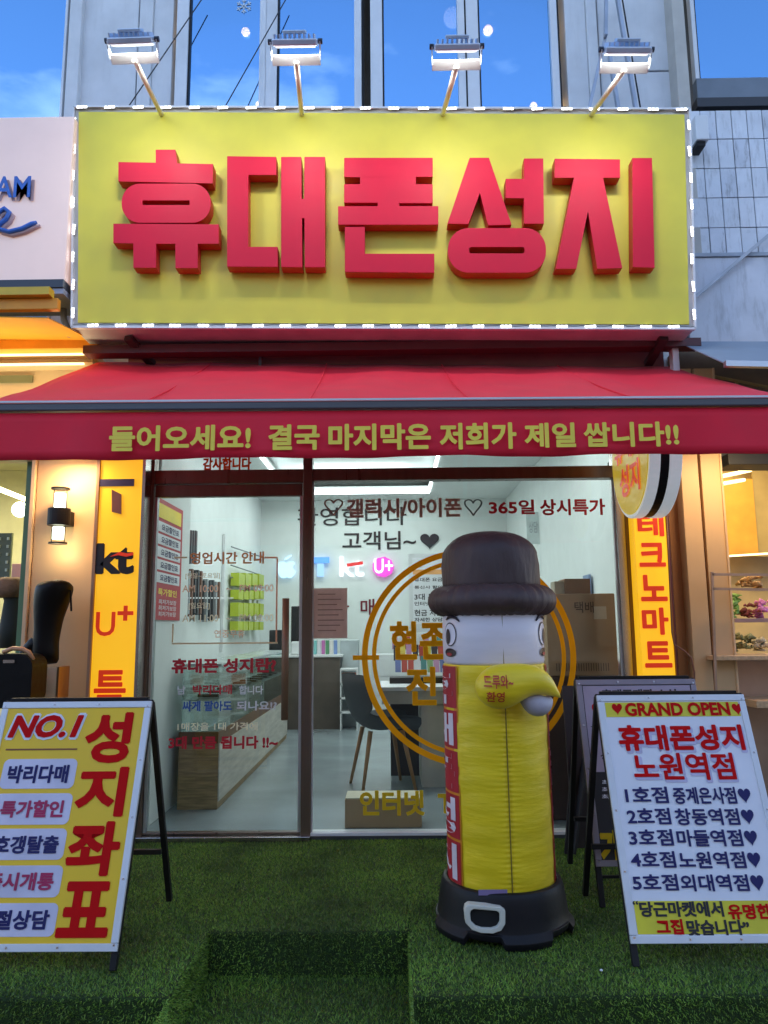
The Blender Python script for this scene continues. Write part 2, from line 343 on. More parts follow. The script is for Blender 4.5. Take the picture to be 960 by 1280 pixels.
# ------------------------------------------------------------------ shop front frame and glazing
pf = YP(FY)
def xz(px, py, Y=FY): return YP(Y).px(px, py)
XL, XM0, XM1, XR = xz(187, 800)[0], xz(378, 800)[0], xz(390, 800)[0], xz(777, 800)[0]
ZT = 3.1; ZH1, ZH0 = xz(383, 587)[1], xz(383, 604)[1]; ZH2 = xz(280, 621)[1]; ZB = xz(383, 1043)[1]
fr = thing('shop_front_frame', (0, FY, Z0), 'bronze and steel door frame around the glass shop front', 'door frame')
b = MB(); b.box(XL - .055, XL, FY - .03, FY + .06, Z0, ZT); b.build('jamb', bronze, fr, bev=.003)
b = MB(); b.box(XL - .1, XL - .058, FY - .05, FY + .06, Z0, ZT); b.build('jamb', steel, fr, bev=.003)
b = MB(); b.box(XM0, XM1, FY - .03, FY + .06, Z0, ZT); b.build('mullion', bronze, fr, bev=.003)
b = MB(); b.box(XR, XR + .05, FY - .03, FY + .06, Z0, ZT); b.build('jamb', steel, fr, bev=.003)
b = MB(); b.box(XR + .053, XR + .13, FY - .02, FY + .06, Z0, ZT); b.build('jamb', bronze, fr, bev=.003)
b = MB(); b.box(XL, XM0, FY - .025, FY + .055, ZH0, ZH1); b.build('header', bronze, fr, bev=.003)
b = MB(); b.box(XM1, XR, FY - .025, FY + .055, ZH0 + .01, ZH1); b.build('header', bronze, fr, bev=.003)
b = MB(); b.box(XL - .1, XM1, FY - .06, FY + .06, Z0, Z0 + .03); b.build('threshold', steel, fr, bev=.003)
b = MB(); b.box(XM1, XR, FY - .02, FY + .06, Z0, ZB - .005); b.build('sill', M('sill_dark', (.09, .09, .1), .4, .5), fr, bev=.003)
b = MB(); b.box(XM1, XR, FY - .028, FY + .06, ZB - .003, ZB + .012); b.build('sill_trim', alu_w, fr)
# transom panes
for i, (a0, a1) in enumerate(((XL, XM0), (XM1, XR))):
    w = thing('transom_window', ((a0 + a1) / 2, FY, ZH1), ['narrow transom pane above the glass door', 'wide transom pane above the shop window'][i], 'window')
    b = MB(); b.box(a0, a1, FY + .01, FY + .018, ZH1, ZT); b.build('pane', clear, w)
    if i == 0: ptext('감사합니다', YP(FY), (254, 572, 314, 588), M('red_vinyl', (.9, .1, .02), .5), w, off=.03, n=.004, fat=.015)
# door leaf
door = thing('glass_door', ((XL + XM0) / 2, FY, Z0 + .03), 'glass shop door with brown top rail and printed opening hours', 'door')
b = MB(); b.box(XL + .004, XM0 - .004, FY - .01, FY + .035, ZH2, ZH0 - .004); b.build('top_rail', bronze, door, bev=.003)
zr = xz(280, 1040)[1]
b = MB(); b.box(XL + .004, XM0 - .004, FY - .01, FY + .035, Z0 + .035, zr); b.build('bottom_rail', bronze, door, bev=.003)
b = MB(); b.box(XL + .004, XL + .02, FY - .008, FY + .03, zr, ZH2); b.box(XM0 - .02, XM0 - .004, FY - .008, FY + .03, zr, ZH2); b.build('stile', alu, door)
b = MB(); b.box(XL + .02, XM0 - .02, FY + .01, FY + .018, zr, ZH2); b.build('pane', clear, door)
x0, x1, z0, z1 = R4(352, 748, 361, 900, FY - .06)
b = MB(); b.tube([((x0 + x1) / 2, FY - .06, z0), ((x0 + x1) / 2, FY - .06, z1)], (x1 - x0) / 2, 14); hd = b.build('handle', M('handle_wood', (.25, .15, .09), .4, .2), door, smooth=True)
b = MB()
for zz in (z0 + .08, z1 - .08): b.tube([((x0 + x1) / 2, FY - .05, zz), ((x0 + x1) / 2, FY + .008, zz)], .008, 8)
b.build('handle_mount', steel, hd)
gp = YP(FY + .009)
ptext('영업시간 안내', gp, (238, 690, 330, 705), orange_print, door, off=.02, fat=.01)
ptext('[평일~토요일]', gp, (232, 716, 275, 724), cream_print, door, off=.01)
ptext('AM 10:00   ~   PM 09:00', gp, (228, 731, 342, 740), M('salmon_print', (.9, .55, .4), .5), door, off=.012)
ptext('[일요일]', gp, (236, 753, 262, 762), cream_print, door, off=.01)
ptext('AM 11:00   ~   PM 08:00', gp, (228, 768, 342, 777), cream_print, door, off=.012)
ptext('연중무휴', gp, (268, 787, 306, 797), M('salmon_print'), door, off=.012)
for bx in ((218, 696, 234, 698), (331, 696, 347, 698), (215, 803, 347, 805), (215, 780, 217, 803), (345, 698, 347, 803)):
    r = gp.rect(*bx); b = MB(); b.slab(gp, *r, .001, .003); b.build('print_border', cream_print if bx[0] < 300 else M('salmon_print'), door)
ptext('휴대폰 성지란?', gp, (215, 823, 345, 841), red_print, door, off=.03, fat=.012)
ptext('남', gp, (222, 857, 232, 868), white_print, door); ptext('박리다매', gp, (241, 856, 290, 868), red_print, door, off=.03); ptext('합니다', gp, (299, 857, 329, 868), white_print, door)
ptext('싸게 팔아도', gp, (228, 876, 290, 889), blue_print, door, off=.03); ptext('되나요!?', gp, (296, 876, 346, 888), white_print, door, off=.025)
ptext('1매장을 1대 가격에', gp, (222, 903, 322, 913), cream_print, door, off=.015)
ptext('3대 만큼 됩니다 !!~', gp, (211, 920, 347, 936), red_print, door, off=.03, fat=.012)
# window pane with gold ring
win = thing('shop_window', ((XM1 + XR) / 2, FY, ZB), 'large shop window pane with gold ring and red 365 lettering', 'window')
b = MB(); b.box(XM1, XR, FY + .01, FY + .018, ZB + .012, ZH0 + .01); b.build('pane', clear, win)
b = MB(); b.box(XM1, XM1 + .008, FY + .003, FY + .02, ZB + .012, ZH0 + .01); b.box(XR - .008, XR, FY + .003, FY + .02, ZB + .012, ZH0 + .01); b.build('glazing_bead', alu_w, win)
ptext('♡', gp, (405, 624, 429, 645), brown_print, win, off=.0, n=.004)
ptext('갤럭시/아이폰', gp, (433, 623, 577, 647), M('faded_brown_print', (.7, .46, .36), .5), win, off=.03, fat=.008)
ptext('♡', gp, (580, 624, 603, 645), M('dark_outline_print', (.12, .16, .16), .5), win, off=.0)
ptext('365일', gp, (611, 625, 668, 643), red_print, win, off=.022, fat=.012); ptext('상시특가', gp, (675, 624, 756, 644), red_print, win, off=.022, fat=.012)
cx, cz = gp.px(586, 820); s_ = (gp.px(720, 820)[0] - gp.px(452, 820)[0]) / 2
for ro, ri in ((1.0, .945), (.905, .865)):
    cir = lambda r: [(cx + s_ * r * math.cos(2 * math.pi * i / 96), cz + s_ * r * math.sin(2 * math.pi * i / 96)) for i in range(96)]
    b = MB(); b.prism(gp, [cir(ro), cir(ri)], .001, .003); b.build('ring', gold, win)
b = MB(); r = gp.rect(441, 819, 474, 825); b.slab(gp, *r, .0035, .0045); b.build('ring_tick', gold, win)
ptext('현존', gp, (488, 777, 560, 824), gold, win, off=.022, fat=.015); ptext('전', gp, (508, 834, 545, 881), gold, win, off=.022, fat=.015)
ptext('인터넷  TV', gp, (450, 988, 585, 1019), M('yellow_vinyl', (.9, .65, .04), .5), win, off=.022, fat=.015)
nt = MB(); nt.slab(gp, *gp.rect(391, 735, 434, 798), -.014, -.0125); nt = nt.build('paper_notice', M('pink_paper', (.7, .5, .46), .8), None)
tag(nt, 'faded pink sheet taped inside the shop window beside the mullion', 'notice')
nt['org'] = tuple(nt.location)
for i in range(8):
    r = gp.rect(397, 742 + i * 6.5, 397 + 22 + (i * 7) % 12, 743.3 + i * 6.5); b = MB(); b.slab(gp, *r, -.0122, -.0118); b.build('print_line', M('faint_print', (.4, .26, .24), .8), nt)
# poster inside, on the side wall by the door
pw = thing('price_poster', (-1.5, 5.1, 1.6), 'red poster with white rows hung inside left of the door', 'poster')
b = MB(); b.box(-1.62, -1.505, 4.86, 5.6, RZ0, RZ1); tag(b.build('partition', plaster), kind='structure')
pp = Plane((-1.5, 4.72, 0), (0, 1, 0), (0, 0, 1)); pw_n = 1
def pslab(a0, a1, b0, b1, n, mt, nm, par=pw): b = MB(); b.hexa([pp.pt(a, bb, k) for k in (n, n + .002) for a, bb in ((a0, b0), (a1, b0), (a1, b1), (a0, b1))]); return b.build(nm, mt, par)
zt, zb = YP(4.9).px(195, 625)[1], YP(4.9).px(190, 775)[1]; HH = zt - zb
a_ = .03; L_ = .62
pslab(a_, a_ + L_, zb, zt, .001, M('poster_red', (.5, .02, .035), .5), 'sheet')
pslab(a_ + .05, a_ + L_ - .05, zt - .16 * HH, zt - .04 * HH, .004, yellow_print, 'title_band')
for i in range(5):
    z = zt - (.19 + .105 * i) * HH; pslab(a_ + .05, a_ + L_ - .05, z - .085 * HH, z, .004, white_print, 'row')
    text('요금할인표'[:5], pp, (a_ + .12, a_ + L_ - .1, z - .07 * HH, z - .015 * HH), navy, pw, n=.0075, off=.02)
text('특가할인', pp, (a_ + .1, a_ + L_ - .1, zt - .8 * HH, zt - .74 * HH), yellow_print, pw, n=.004, off=.02)
for i in range(3): text('최저가보장', pp, (a_ + .12, a_ + L_ - .1, zt - (.87 + .05 * i) * HH, zt - (.83 + .05 * i) * HH), white_print, pw, n=.004, off=.01)

# ------------------------------------------------------------------ interior fittings
bw = YP(RY1 - .012)
bl = thing('wall_lettering', bw.pt(bw.px(440, 660)[0], bw.px(440, 690)[1]), 'black brush greeting with heart painted on the back wall', 'wall lettering')
ptext('환영합니다', bw, (372, 634, 508, 657), black_print, bl, off=.01); ptext('고객님~', bw, (428, 664, 520, 687), black_print, bl, off=.015)
a, c = bw.px(537, 677); b = MB(); b.prism(bw, [heart(a, c, .29, .24)], .002, .01); b.build('heart', M('dark_navy', (.02, .02, .03), .5), bl)
bl = thing('wall_lettering', bw.pt(bw.px(440, 760)[0], bw.px(440, 768)[1]), 'dark red brush words on back wall behind the pink sheet', 'wall lettering')
ptext('박리다  매', bw, (376, 749, 468, 770), M('dark_red_print', (.16, .01, .02), .5), bl, off=.015)
emw = lambda nm, c, s=1.0: M(nm, tuple(.35 * q for q in c), .4, emit=c, es=s * 1.5)
x0, x1, z0, z1 = bw.rect(347, 693, 371, 723)
lg = thing('lit_fruit_sign', ((x0 + x1) / 2, RY1 - .03, z0), 'glowing white apple shaped logo with a bite on the back wall', 'wall sign')
def apple(x0, x1, z0, z1):
    w, h = x1 - x0, z1 - z0; pts = []
    prof = [(.5, .62), (.36, .68), (.2, .69), (.07, .6), (.01, .45), (.03, .28), (.12, .12), (.24, .01), (.36, .0), (.5, .05), (.64, 0), (.76, .02), (.88, .14), (.96, .27), (.85, .34), (.8, .45), (.84, .56), (.93, .62), (.8, .69), (.64, .68)]
    return [(x0 + a * w, z0 + b_ * h) for a, b_ in prof]
b = MB(); b.prism(bw, [apple(x0, x1, z0, z1)[::-1]], .03, .06); b.build('body', emw('apple_glow', (.5, .74, 1), 1.0), lg)
lf = [(x0 + (x1 - x0) * (.5 + .16 * math.sin(t_) + .1 * math.cos(t_) + .06), z0 + (z1 - z0) * (.86 + .11 * math.sin(t_))) for t_ in np.linspace(0, 2 * math.pi, 12, endpoint=False)]
b = MB(); b.prism(bw, [lf], .03, .06); b.build('leaf', emw('apple_glow', (.62, .8, 1)), lg)
def logo_base(px, label, py=720): a, c = bw.px(px, py); return thing('lit_logo_sign', (a, RY1 - .03, c), label, 'wall sign')
lg = logo_base(401, 'glowing blue T shaped logo on the back wall'); b = MB(); b.slab(bw, *bw.rect(389, 697, 412, 704), .03, .07); b.build('bar', emw('t_glow', (.1, .3, .85)), lg); b = MB(); b.slab(bw, *bw.rect(397, 705, 405, 721), .03, .07); b.build('stem', emw('t_glow2', (.3, .5, .85)), lg)
lg = logo_base(440, 'glowing white kt letters with red stroke on the back wall'); ptext('kt', bw, (425, 696, 455, 721), emw('kt_glow', (.85, .9, 1), 1.2), lg, off=.01, n=.05, fat=.008); b = MB(); b.bar(bw.pt(*bw.px(434, 707), .07), bw.pt(*bw.px(454, 704), .07), .05, .02, up=(0, -1, 0)); b.build('stroke', emw('kt_red', (.8, .03, .03), .6), lg)
lg = logo_base(479, 'glowing pink round U+ logo on the back wall'); a, c = bw.px(479, 709); b = MB(); b.prism(bw, [[(a + .165 * math.cos(k), c + .155 * math.sin(k)) for k in np.linspace(0, 2 * math.pi, 9, endpoint=False)]], .03, .06); b.build('disc', emw('pink_glow', (.75, .06, .55), .9), lg); ptext('U+', bw, (468, 699, 491, 717), emw('kt_glow', (.85, .9, 1)), lg, off=.01, n=.065, fat=.008)
lg = thing('lit_logo_sign', (1.6, 6.2, 2.0), 'small lilac lit U+ logo beside the stacked cartons', 'wall sign'); q = YP(8.5); b = MB(); b.slab(q, *q.rect(694, 696, 708, 719), 0, .05); b.build('disc', emw('lilac_glow', (.6, .25, .8), 1), lg); ptext('U+', q, (697, 699, 707, 716), emw('kt_glow', (.85, .9, 1)), lg, off=.02, n=.055)

def simple_box(name, label, cat, x0, x1, y0, y1, z0, z1, mt, bev=.004, group=None): b = MB(); b.box(x0, x1, y0, y1, z0, z1); return tag(b.build(name, mt, bev=bev), label, cat, group)
# counter with wooden base and glass case
ct = thing('display_counter', (-1.3, 5.3, RZ0), 'long wooden counter with glass display case along the left wall', 'counter')
cx0, cx1 = YP(5.27).px(222, 975)[0], YP(5.27).px(272, 975)[0]
b = MB(); b.box(cx0, cx1, 5.27, 8.6, RZ0, RZ0 + .42); b.build('base', wood, ct, bev=.003)
b = MB(); b.box(cx1 + .001, cx1 + .008, 5.275, 8.595, RZ0 + .05, RZ0 + .42); b.build('side_panel', M('side_laminate', (.5, .47, .42), .5, var=.2, vs=4, stretch=(8, 1, 8)), ct)
b = MB(); b.box(cx0, cx1, 5.265, 8.605, RZ0 + .423, RZ0 + .5); b.build('plinth_top', M('dark_oak', (.13, .06, .03), .5, var=.2), ct)
b = MB(); b.box(cx0 + .01, cx1 - .006, 5.28, 8.59, RZ0 + .502, RZ0 + .93); b.build('glass_case', case_glass, ct)
b = MB(); b.box(cx0 - .01, cx1 + .01, 5.26, 8.6, RZ0 + .932, RZ0 + .95); b.build('top', M('counter_top', (.4, .46, .46), .2), ct)
b = MB(); b.box(cx0 + .02, cx1 - .02, 5.3, 8.5, RZ0 + .7, RZ0 + .71); b.build('shelf', M('counter_top'), ct)
for i in range(10):
    b = MB(); y = 5.5 + i * .3; b.box(cx0 + .06, cx1 - .06, y, y + .09, RZ0 + .71, RZ0 + .73); b.build('phone', blackg, ct)
# pegboard on the left wall with accessories
rk = thing('accessory_rack', (RX0 + .02, 9.2, 1.2), 'wall rack with hooks, rails and lime packs on the left wall', 'rack')
def wy(px): return (lambda d: RX0 / d.x * d.y)(RM @ Vector(((px - 480) / F, 0, -1)))
def wz(px, py):
    d = RM @ Vector(((px - 480) / F, (640 - py) / F, -1)); t_ = RX0 / d.x; return EYE.z + d.z * t_
WP = lambda px, py, off=.02: Vector((RX0 + off, wy(px), wz(px, py)))
b = MB(); b.bar(WP(279, 668), WP(279, 815), .03); b.build('post', white_paint, rk)
for k, py in enumerate((684, 707, 722)):
    b = MB(); b.bar(WP(285, py, .05), WP(328, py + 14, .05), .012); b.build('rail', M('rail_grey', (.12, .14, .16), .5), rk)
b = MB(); b.bar(WP(222, 748, .06), WP(345, 748, .06), .015); b.build('rail', white_paint, rk)
lime = M('lime_pack', (.42, .5, .02), .45, var=.1)
for (ya, yb, nn) in ((717, 732, 4), (738, 749, 5), (754, 770, 5), (777, 788, 5)):
    for i in range(nn):
        p = WP(287 + i * 36 / nn, (ya + yb) / 2, .08); h = abs(wz(300, ya) - wz(300, yb)) / 2
        b = MB(); b.box(p.x - .05, p.x + .05, p.y + .01, p.y + 1.7 / nn - .03, p.z - h, p.z + h); b.build('lime_pack', lime, rk)
for i in range(12):
    px = 226 + i * 3.9; p = WP(px, 748 if i > 5 else 738, .05); h = .22 + .05 * random.random()
    b = MB(); b.box(p.x - .03, p.x + .02, p.y, p.y + .05, p.z - h, p.z + h * .8); b.build('hanging_pack', [M('dark_pack', (.03, .035, .04), .5), M('grey_pack', (.3, .32, .33), .5), M('brown_pack', (.16, .07, .04), .5)][i % 3 if i % 4 else 0], rk)
for i in range(4):
    p = WP(228 + i * 3, 684, .05); b = MB(); b.box(p.x - .02, p.x + .02, p.y, p.y + .06, p.z - .16, p.z + .16); b.build('hanging_pack', M('dark_pack'), rk)
b = MB()
for i in range(3): p = WP(306 + i * 6, 762, .05); b.box(p.x - .03, p.x + .03, p.y, p.y + .2, p.z - .13, p.z + .13)
b.build('white_pack', white_print, rk)
p = WP(330, 757, .05); b = MB(); b.box(p.x - .03, p.x + .03, p.y, p.y + .3, p.z - .16, p.z + .16); b.build('blue_pack', M('blue_pack', (.02, .07, .3), .5), rk)

def chair(loc, ang, label):
    c = thing('shell_chair', loc, label, 'chair', 'grey shell chairs with wooden legs')
    n1, n2 = 9, 8; V = MB(); ca, sa = math.cos(ang), math.sin(ang); L = Vector(loc)
    def tr(x, y, z): return (L.x + x * ca - y * sa, L.y + x * sa + y * ca, L.z + z)
    # seat shell: front at -x? sitter faces +x ; back at -x
    rows = [(.24, .43), (.15, .45), (.02, .44), (-.1, .44), (-.19, .48), (-.25, .58), (-.28, .7), (-.3, .8), (-.3, .84)]
    th = .02
    for side in (0, 1):
        for i, (x, z) in enumerate(rows):
            for j in range(n2 + 1):
                u = -1 + 2 * j / n2; w = .24 if i < 6 else .24 - .02 * (i - 5)
                dx = .14 * u * u if i > 4 else 0.02 * u * u; dz = .1 * abs(u) ** 3 if i <= 4 else 0
                V.v.append(tr(x + dx - (th * .7 if side and i > 3 else 0), u * w, z + dz - (th if side and i <= 3 else 0)))
    K = len(rows) * (n2 + 1)
    for i in range(len(rows) - 1):
        for j in range(n2):
            q = [i * (n2 + 1) + j, i * (n2 + 1) + j + 1, (i + 1) * (n2 + 1) + j + 1, (i + 1) * (n2 + 1) + j]; V.face(q[::-1]); V.face([k + K for k in q])
    V.build('seat_shell', grey_fab, c, smooth=True, sub=1)
    for sx in (-1, 1):
        for sy_ in (-1, 1):
            b = MB(); b.tube([tr(.12 * sx, .14 * sy_, .43), tr(.2 * sx, .22 * sy_, 0)], [.018, .011], 8); b.build('leg', M('chair_leg_wood', (.4, .22, .1), .5), c, smooth=True)
    return c
p = YP(5.95); chair((p.px(478, 985)[0], 5.95, RZ0), .25, 'grey shell chair with oak legs in front of the desk')
chair((YP(9.6).px(400, 890)[0], 9.6, RZ0), 2.6, 'dark grey chair with pale legs at the far counter')
# desk at right
dk = thing('service_desk', (.45, 6.1, RZ0), 'white topped desk with cream end panel behind the mascot', 'desk')
q = YP(5.9); x0, x1, z0, z1 = q.rect(474, 860, 640, 880)
b = MB(); b.box(x0, x1 + .6, 5.9, 6.6, z1 - .02, z1 + .01); b.build('top', white_paint, dk, bev=.003)
b = MB(); b.box(x0 + .02, x1 + .6, 5.92, 5.94, z0, z1 - .022); b.build('apron', M('cream_panel', (.5, .48, .42), .5), dk)
xe = q.px(527, 930)[0]; b = MB(); b.box(xe, x1 + .6, 5.945, 6.5, RZ0, z0 - .004); b.build('end_panel', M('cream_panel'), dk)
b = MB(); b.box(x0 + .08, xe - .004, 6.4, 6.44, RZ0, z0 - .004); b.build('under_desk_dark', M('dark_panel', (.05, .045, .05), .4), dk)  # near-black sheet stands in for the dark space under the desk
# brochure rack + clutter on the desk
br = thing('brochure_rack', (.3, 7.0, 1.2), 'stepped rack crowded with brochures and small packs on the desk', 'rack')
cols = [(.7, .72, .75), (.5, .08, .06), (.03, .03, .05), (.1, .3, .3), (.75, .6, .1), (.15, .2, .45), (.55, .3, .5), (.25, .4, .2)]
q = YP(6.35)
b = MB(); b.slab(q, *q.rect(487, 846, 562, 861), -.1, .1); b.build('base', black, br)
for row in range(3):
    for i in range(9):
        px = 490 + i * 8 + 2 * row; r = q.rect(px, 806 + row * 14 - 14, px + 7, 806 + row * 14 + 6); c_ = random.choice(cols)
        b = MB(); n0 = -.1 + row * .06; b.hexa([q.pt(r[0], r[2], n0), q.pt(r[1], r[2], n0), q.pt(r[1], r[2], n0 + .02), q.pt(r[0], r[2], n0 + .02), q.pt(r[0], r[3], n0 - .05), q.pt(r[1], r[3], n0 - .05), q.pt(r[1], r[3], n0 - .03), q.pt(r[0], r[3], n0 - .03)])
        b.build('brochure', M('brochure_%d' % cols.index(c_), c_, .4), br)
# white low cabinet behind
cb = thing('drawer_cabinet', (-.1, 10.5, RZ0), 'white drawer cabinet standing against the back wall', 'cabinet')
q = YP(10.6); x0, x1, z0, z1 = q.rect(464, 818, 560, 880)
b = MB(); b.box(x0, x1, 10.6, 11.2, RZ0, z1); b.build('carcass', white_paint, cb, bev=.004)
for k in range(3): b = MB(); zz = RZ0 + .03 + k * (z1 - RZ0 - .06) / 3; b.box(x0 + .02, x1 - .02, 10.585, 10.598, zz, zz + (z1 - RZ0) / 3 - .04); b.build('drawer', white_paint, cb)
# far left desks and machines
fd = thing('far_counter', (-1.3, 9.4, RZ0), 'dark wooden counter near the back wall left of the mullion', 'counter')
q = YP(9.3); x0, x1, z0, z1 = q.rect(330, 822, 425, 885)
b = MB(); b.box(x0, x1, 9.3, 9.34, RZ0, z1); b.build('front_panel', M('dark_walnut', (.09, .07, .055), .5, var=.2), fd); b = MB(); b.box(x0 - .03, x1 + .03, 9.28, 9.8, z1 + .002, z1 + .03); b.build('top', white_paint, fd, bev=.004)
zt_ = z1 + .031
tag(MB().box(*q.rect(361, 757, 381, 800)[:2], 9.5, 9.54, zt_ + .1, q.rect(361, 757, 381, 800)[3]).build('monitor', blackg, bev=.01), 'black monitor on the far counter beside the mullion', 'monitor')
tag(MB().box(*q.rect(362, 803, 376, 822)[:2], 9.4, 9.55, zt_, zt_ + .16).build('card_terminal', white_paint, bev=.02), 'small white terminal in front of the black monitor', 'terminal')
tag(MB().box(*q.rect(334, 776, 352, 800)[:2], 9.45, 9.5, zt_, zt_ + .3).build('monitor', blackg, bev=.01), 'small black screen on the far counter left of door handle', 'monitor')
tag(MB().box(*q.rect(424, 800, 447, 836)[:2], 9.5, 9.8, RZ0, YP(9.5).px(430, 800)[1]).build('paper_tray_stack', M('tray_grey', (.45, .5, .52), .5), bev=.01), 'grey tray stack at the end of the far counter', 'storage')
for i in range(6):
    x = q.px(390 + i * 5.2, 800)[0]; o_ = MB().box(x, x + .042, 9.45, 9.5, zt_, zt_ + .17).build('bottle', M('bottle_%d' % i, [(.2, .5, .5), (.7, .7, .75), (.5, .15, .4), (.1, .3, .15), (.75, .72, .7), (.2, .3, .6)][i], .4), bev=.006)
    tag(o_, '%s small pack in the row on the far counter' % ['teal', 'white', 'magenta', 'dark green', 'ivory', 'blue'][i], 'package')
st = thing('step_shelf', (q.px(436, 870)[0], 9.6, RZ0), 'white open shelf with orange box beneath the grey trays', 'shelf')
x0, x1, z0, z1 = YP(9.2).rect(425, 838, 447, 892)
b = MB()
for zz in (0, .33, .66, 1): b.box(x0, x1, 9.2, 9.45, z0 + (z1 - z0) * zz, z0 + (z1 - z0) * zz + .02)
b.build('shelf_board', white_paint, st); b = MB(); b.box(x0, x0 + .015, 9.2, 9.45, RZ0, z1); b.box(x1 - .015, x1, 9.2, 9.45, RZ0, z1); b.build('side_board', white_paint, st)
tag(MB().box(x0 + .02, x1 - .02, 9.22, 9.42, z0 + (z1 - z0) * .66 + .021, z0 + (z1 - z0) * .93).build('storage_box', M('orange_box', (.5, .13, .05), .6), bev=.004), 'orange box on the white open shelf', 'box')
# poster on stand
q = YP(10.2); ps = thing('notice_board', (q.px(531, 770)[0], 10.2, 1.5), 'white printed notice sheet with orange heading behind hat brim', 'notice')
b = MB(); b.slab(q, *q.rect(511, 692, 558, 790), -.01, .002); b.build('frame', alu_w, ps); b = MB(); b.slab(q, *q.rect(516, 697, 556, 780), .003, .005); b.build('sheet', white_print, ps)
b = MB(); b.slab(q, *q.rect(516, 712, 556, 718), .006, .007); b.build('heading', orange_print, ps)
for i, (bd, h) in enumerate((('휴대폰 요금', 5), ('통신사 할인', 4), ('3대 특가', 8), ('인터넷 가입', 5), ('현금 지급', 8), ('자세한 상담', 5))):
    y = 722 + i * 10; ptext(bd, q, (518, y, 553, y + h), black_print, ps, off=.02, n=.006)
# wall shelf texts on right
q = YP(9.0); rw = thing('wall_notice', (q.px(700, 700)[0], 9.0, 1.6), 'pale sheets with faint writing pinned left of the cartons', 'notice')
for i, (bx, bd) in enumerate((((658, 640, 675, 680), '상담'), ((694, 640, 712, 690), '대박'), ((675, 690, 690, 720), 'Wi'))):
    b = MB(); b.slab(q, *q.rect(*bx), 0, .004); b.build('sheet', M('pale_sheet', (.6, .68, .68), .6), rw); x_, y_, X_, Y_ = bx; ptext(bd, q, (x_ + 3, y_ + 12, X_ - 3, Y_ - 14), M('grey_pencil', (.3, .36, .4), .6), rw, off=.0, n=.006)
av = thing('ceiling_vent', (.0, 6.4, RZ1 - .03), 'white ceiling air conditioner panel seen through the wide transom', 'vent')
a_v = YP(7.6).px(462, 576)[0]; b = MB(); b.box(a_v - .35, a_v + .35, 7.3, 7.9, RZ1 + .1, RZ1 + .19); b.build('panel', white_paint, av, bev=.01)
for k in range(6): b = MB(); b.box(a_v - .28, a_v + .28, 7.38 + k * .08, 7.4 + k * .08, RZ1 + .09, RZ1 + .099); b.build('slat', M('slat_grey', (.35, .37, .4), .5), av)
for i in range(9):
    y = 6.0 + i * .33; x = RX1 - .02; b = MB(); b.box(x - .02, x, y, y + .2, 1.0 + .35 * (i % 3), 1.25 + .35 * (i % 3)); o_ = b.build('wall_card', M('wall_card_%d' % (i % 4), [(.6, .1, .1), (.7, .7, .72), (.2, .3, .5), (.7, .6, .2)][i % 4], .5), None)
    tag(o_, '%s card in the %s row, %s of those pinned on right interior wall' % (['red', 'white', 'blue', 'yellow'][i % 4], ['lowest', 'middle', 'top'][i % 3], ['nearest', 'middle', 'farthest'][i // 3]), 'card', 'cards pinned on the right interior wall')
# cartons on a low cabinet
lc = MB(); q = YP(4.95); x0, x1, z0, z1 = q.rect(684, 742, 771, 845)
tag(MB().box(x0 - .12, x1 + .04, 4.93, 5.4, RZ0, z0 - .002).build('low_cabinet', M('cabinet_brown', (.06, .03, .025), .5), bev=.004), 'dark brown low cabinet inside the window under the cartons', 'cabinet')
bc = thing('cardboard_carton', ((x0 + x1) / 2, 5.1, z0), 'large cardboard carton standing inside the window at right', 'carton')
b = MB(); b.box(x0, x1, 4.95, 5.35, z0, z1); b.build('box', card, bc, bev=.006)
for i in range(22):
    a = x0 + .05 + i * (x1 - x0 - .1) / 22; b = MB(); b.box(a, a + .004, 4.947, 4.949, z0 + .03, z0 + .08); b.build('print_tick', M('carton_print', (.12, .07, .04), .7), bc)
ptext('택배', q, (718, 752, 742, 766), M('carton_print'), bc, off=.01)
b = MB(); b.slab(q, *q.rect(742, 758, 758, 774), .001, .002); b.build('shipping_label', M('label_paper', (.6, .5, .4), .7), bc)
tag(MB().box(*YP(5.0).rect(706, 720, 738, 741)[:2], 5.0, 5.2, z1 + .002, z1 + .1).build('small_carton', M('carton_dark', (.3, .16, .08), .8), bev=.003), 'small brown carton on top of the large carton', 'carton')
tag(MB().box(*YP(5.05).rect(692, 724, 705, 741)[:2], 5.02, 5.15, z1 + .002, z1 + .085).build('small_carton', M('card_pale', (.5, .45, .36), .8), bev=.003), 'pale beige packet left of the small brown carton', 'packet')
# flat box on the floor at the window
q = YP(4.78); x0, x1, z0, z1 = q.rect(431, 999, 527, 1030)
fb = thing('flat_carton', ((x0 + x1) / 2, 4.9, RZ0), 'flat brown carton on the floor behind the yellow window letters', 'carton')
b = MB(); b.box(x0, x1, 4.78, 5.0, RZ0, z1); b.build('box', card, fb, bev=.004); b = MB(); b.box(x0 + .004, x1 - .004, 4.785, 4.995, z1 + .001, z1 + .006); b.build('lid', M('lid_cream', (.6, .55, .42), .7), fb)


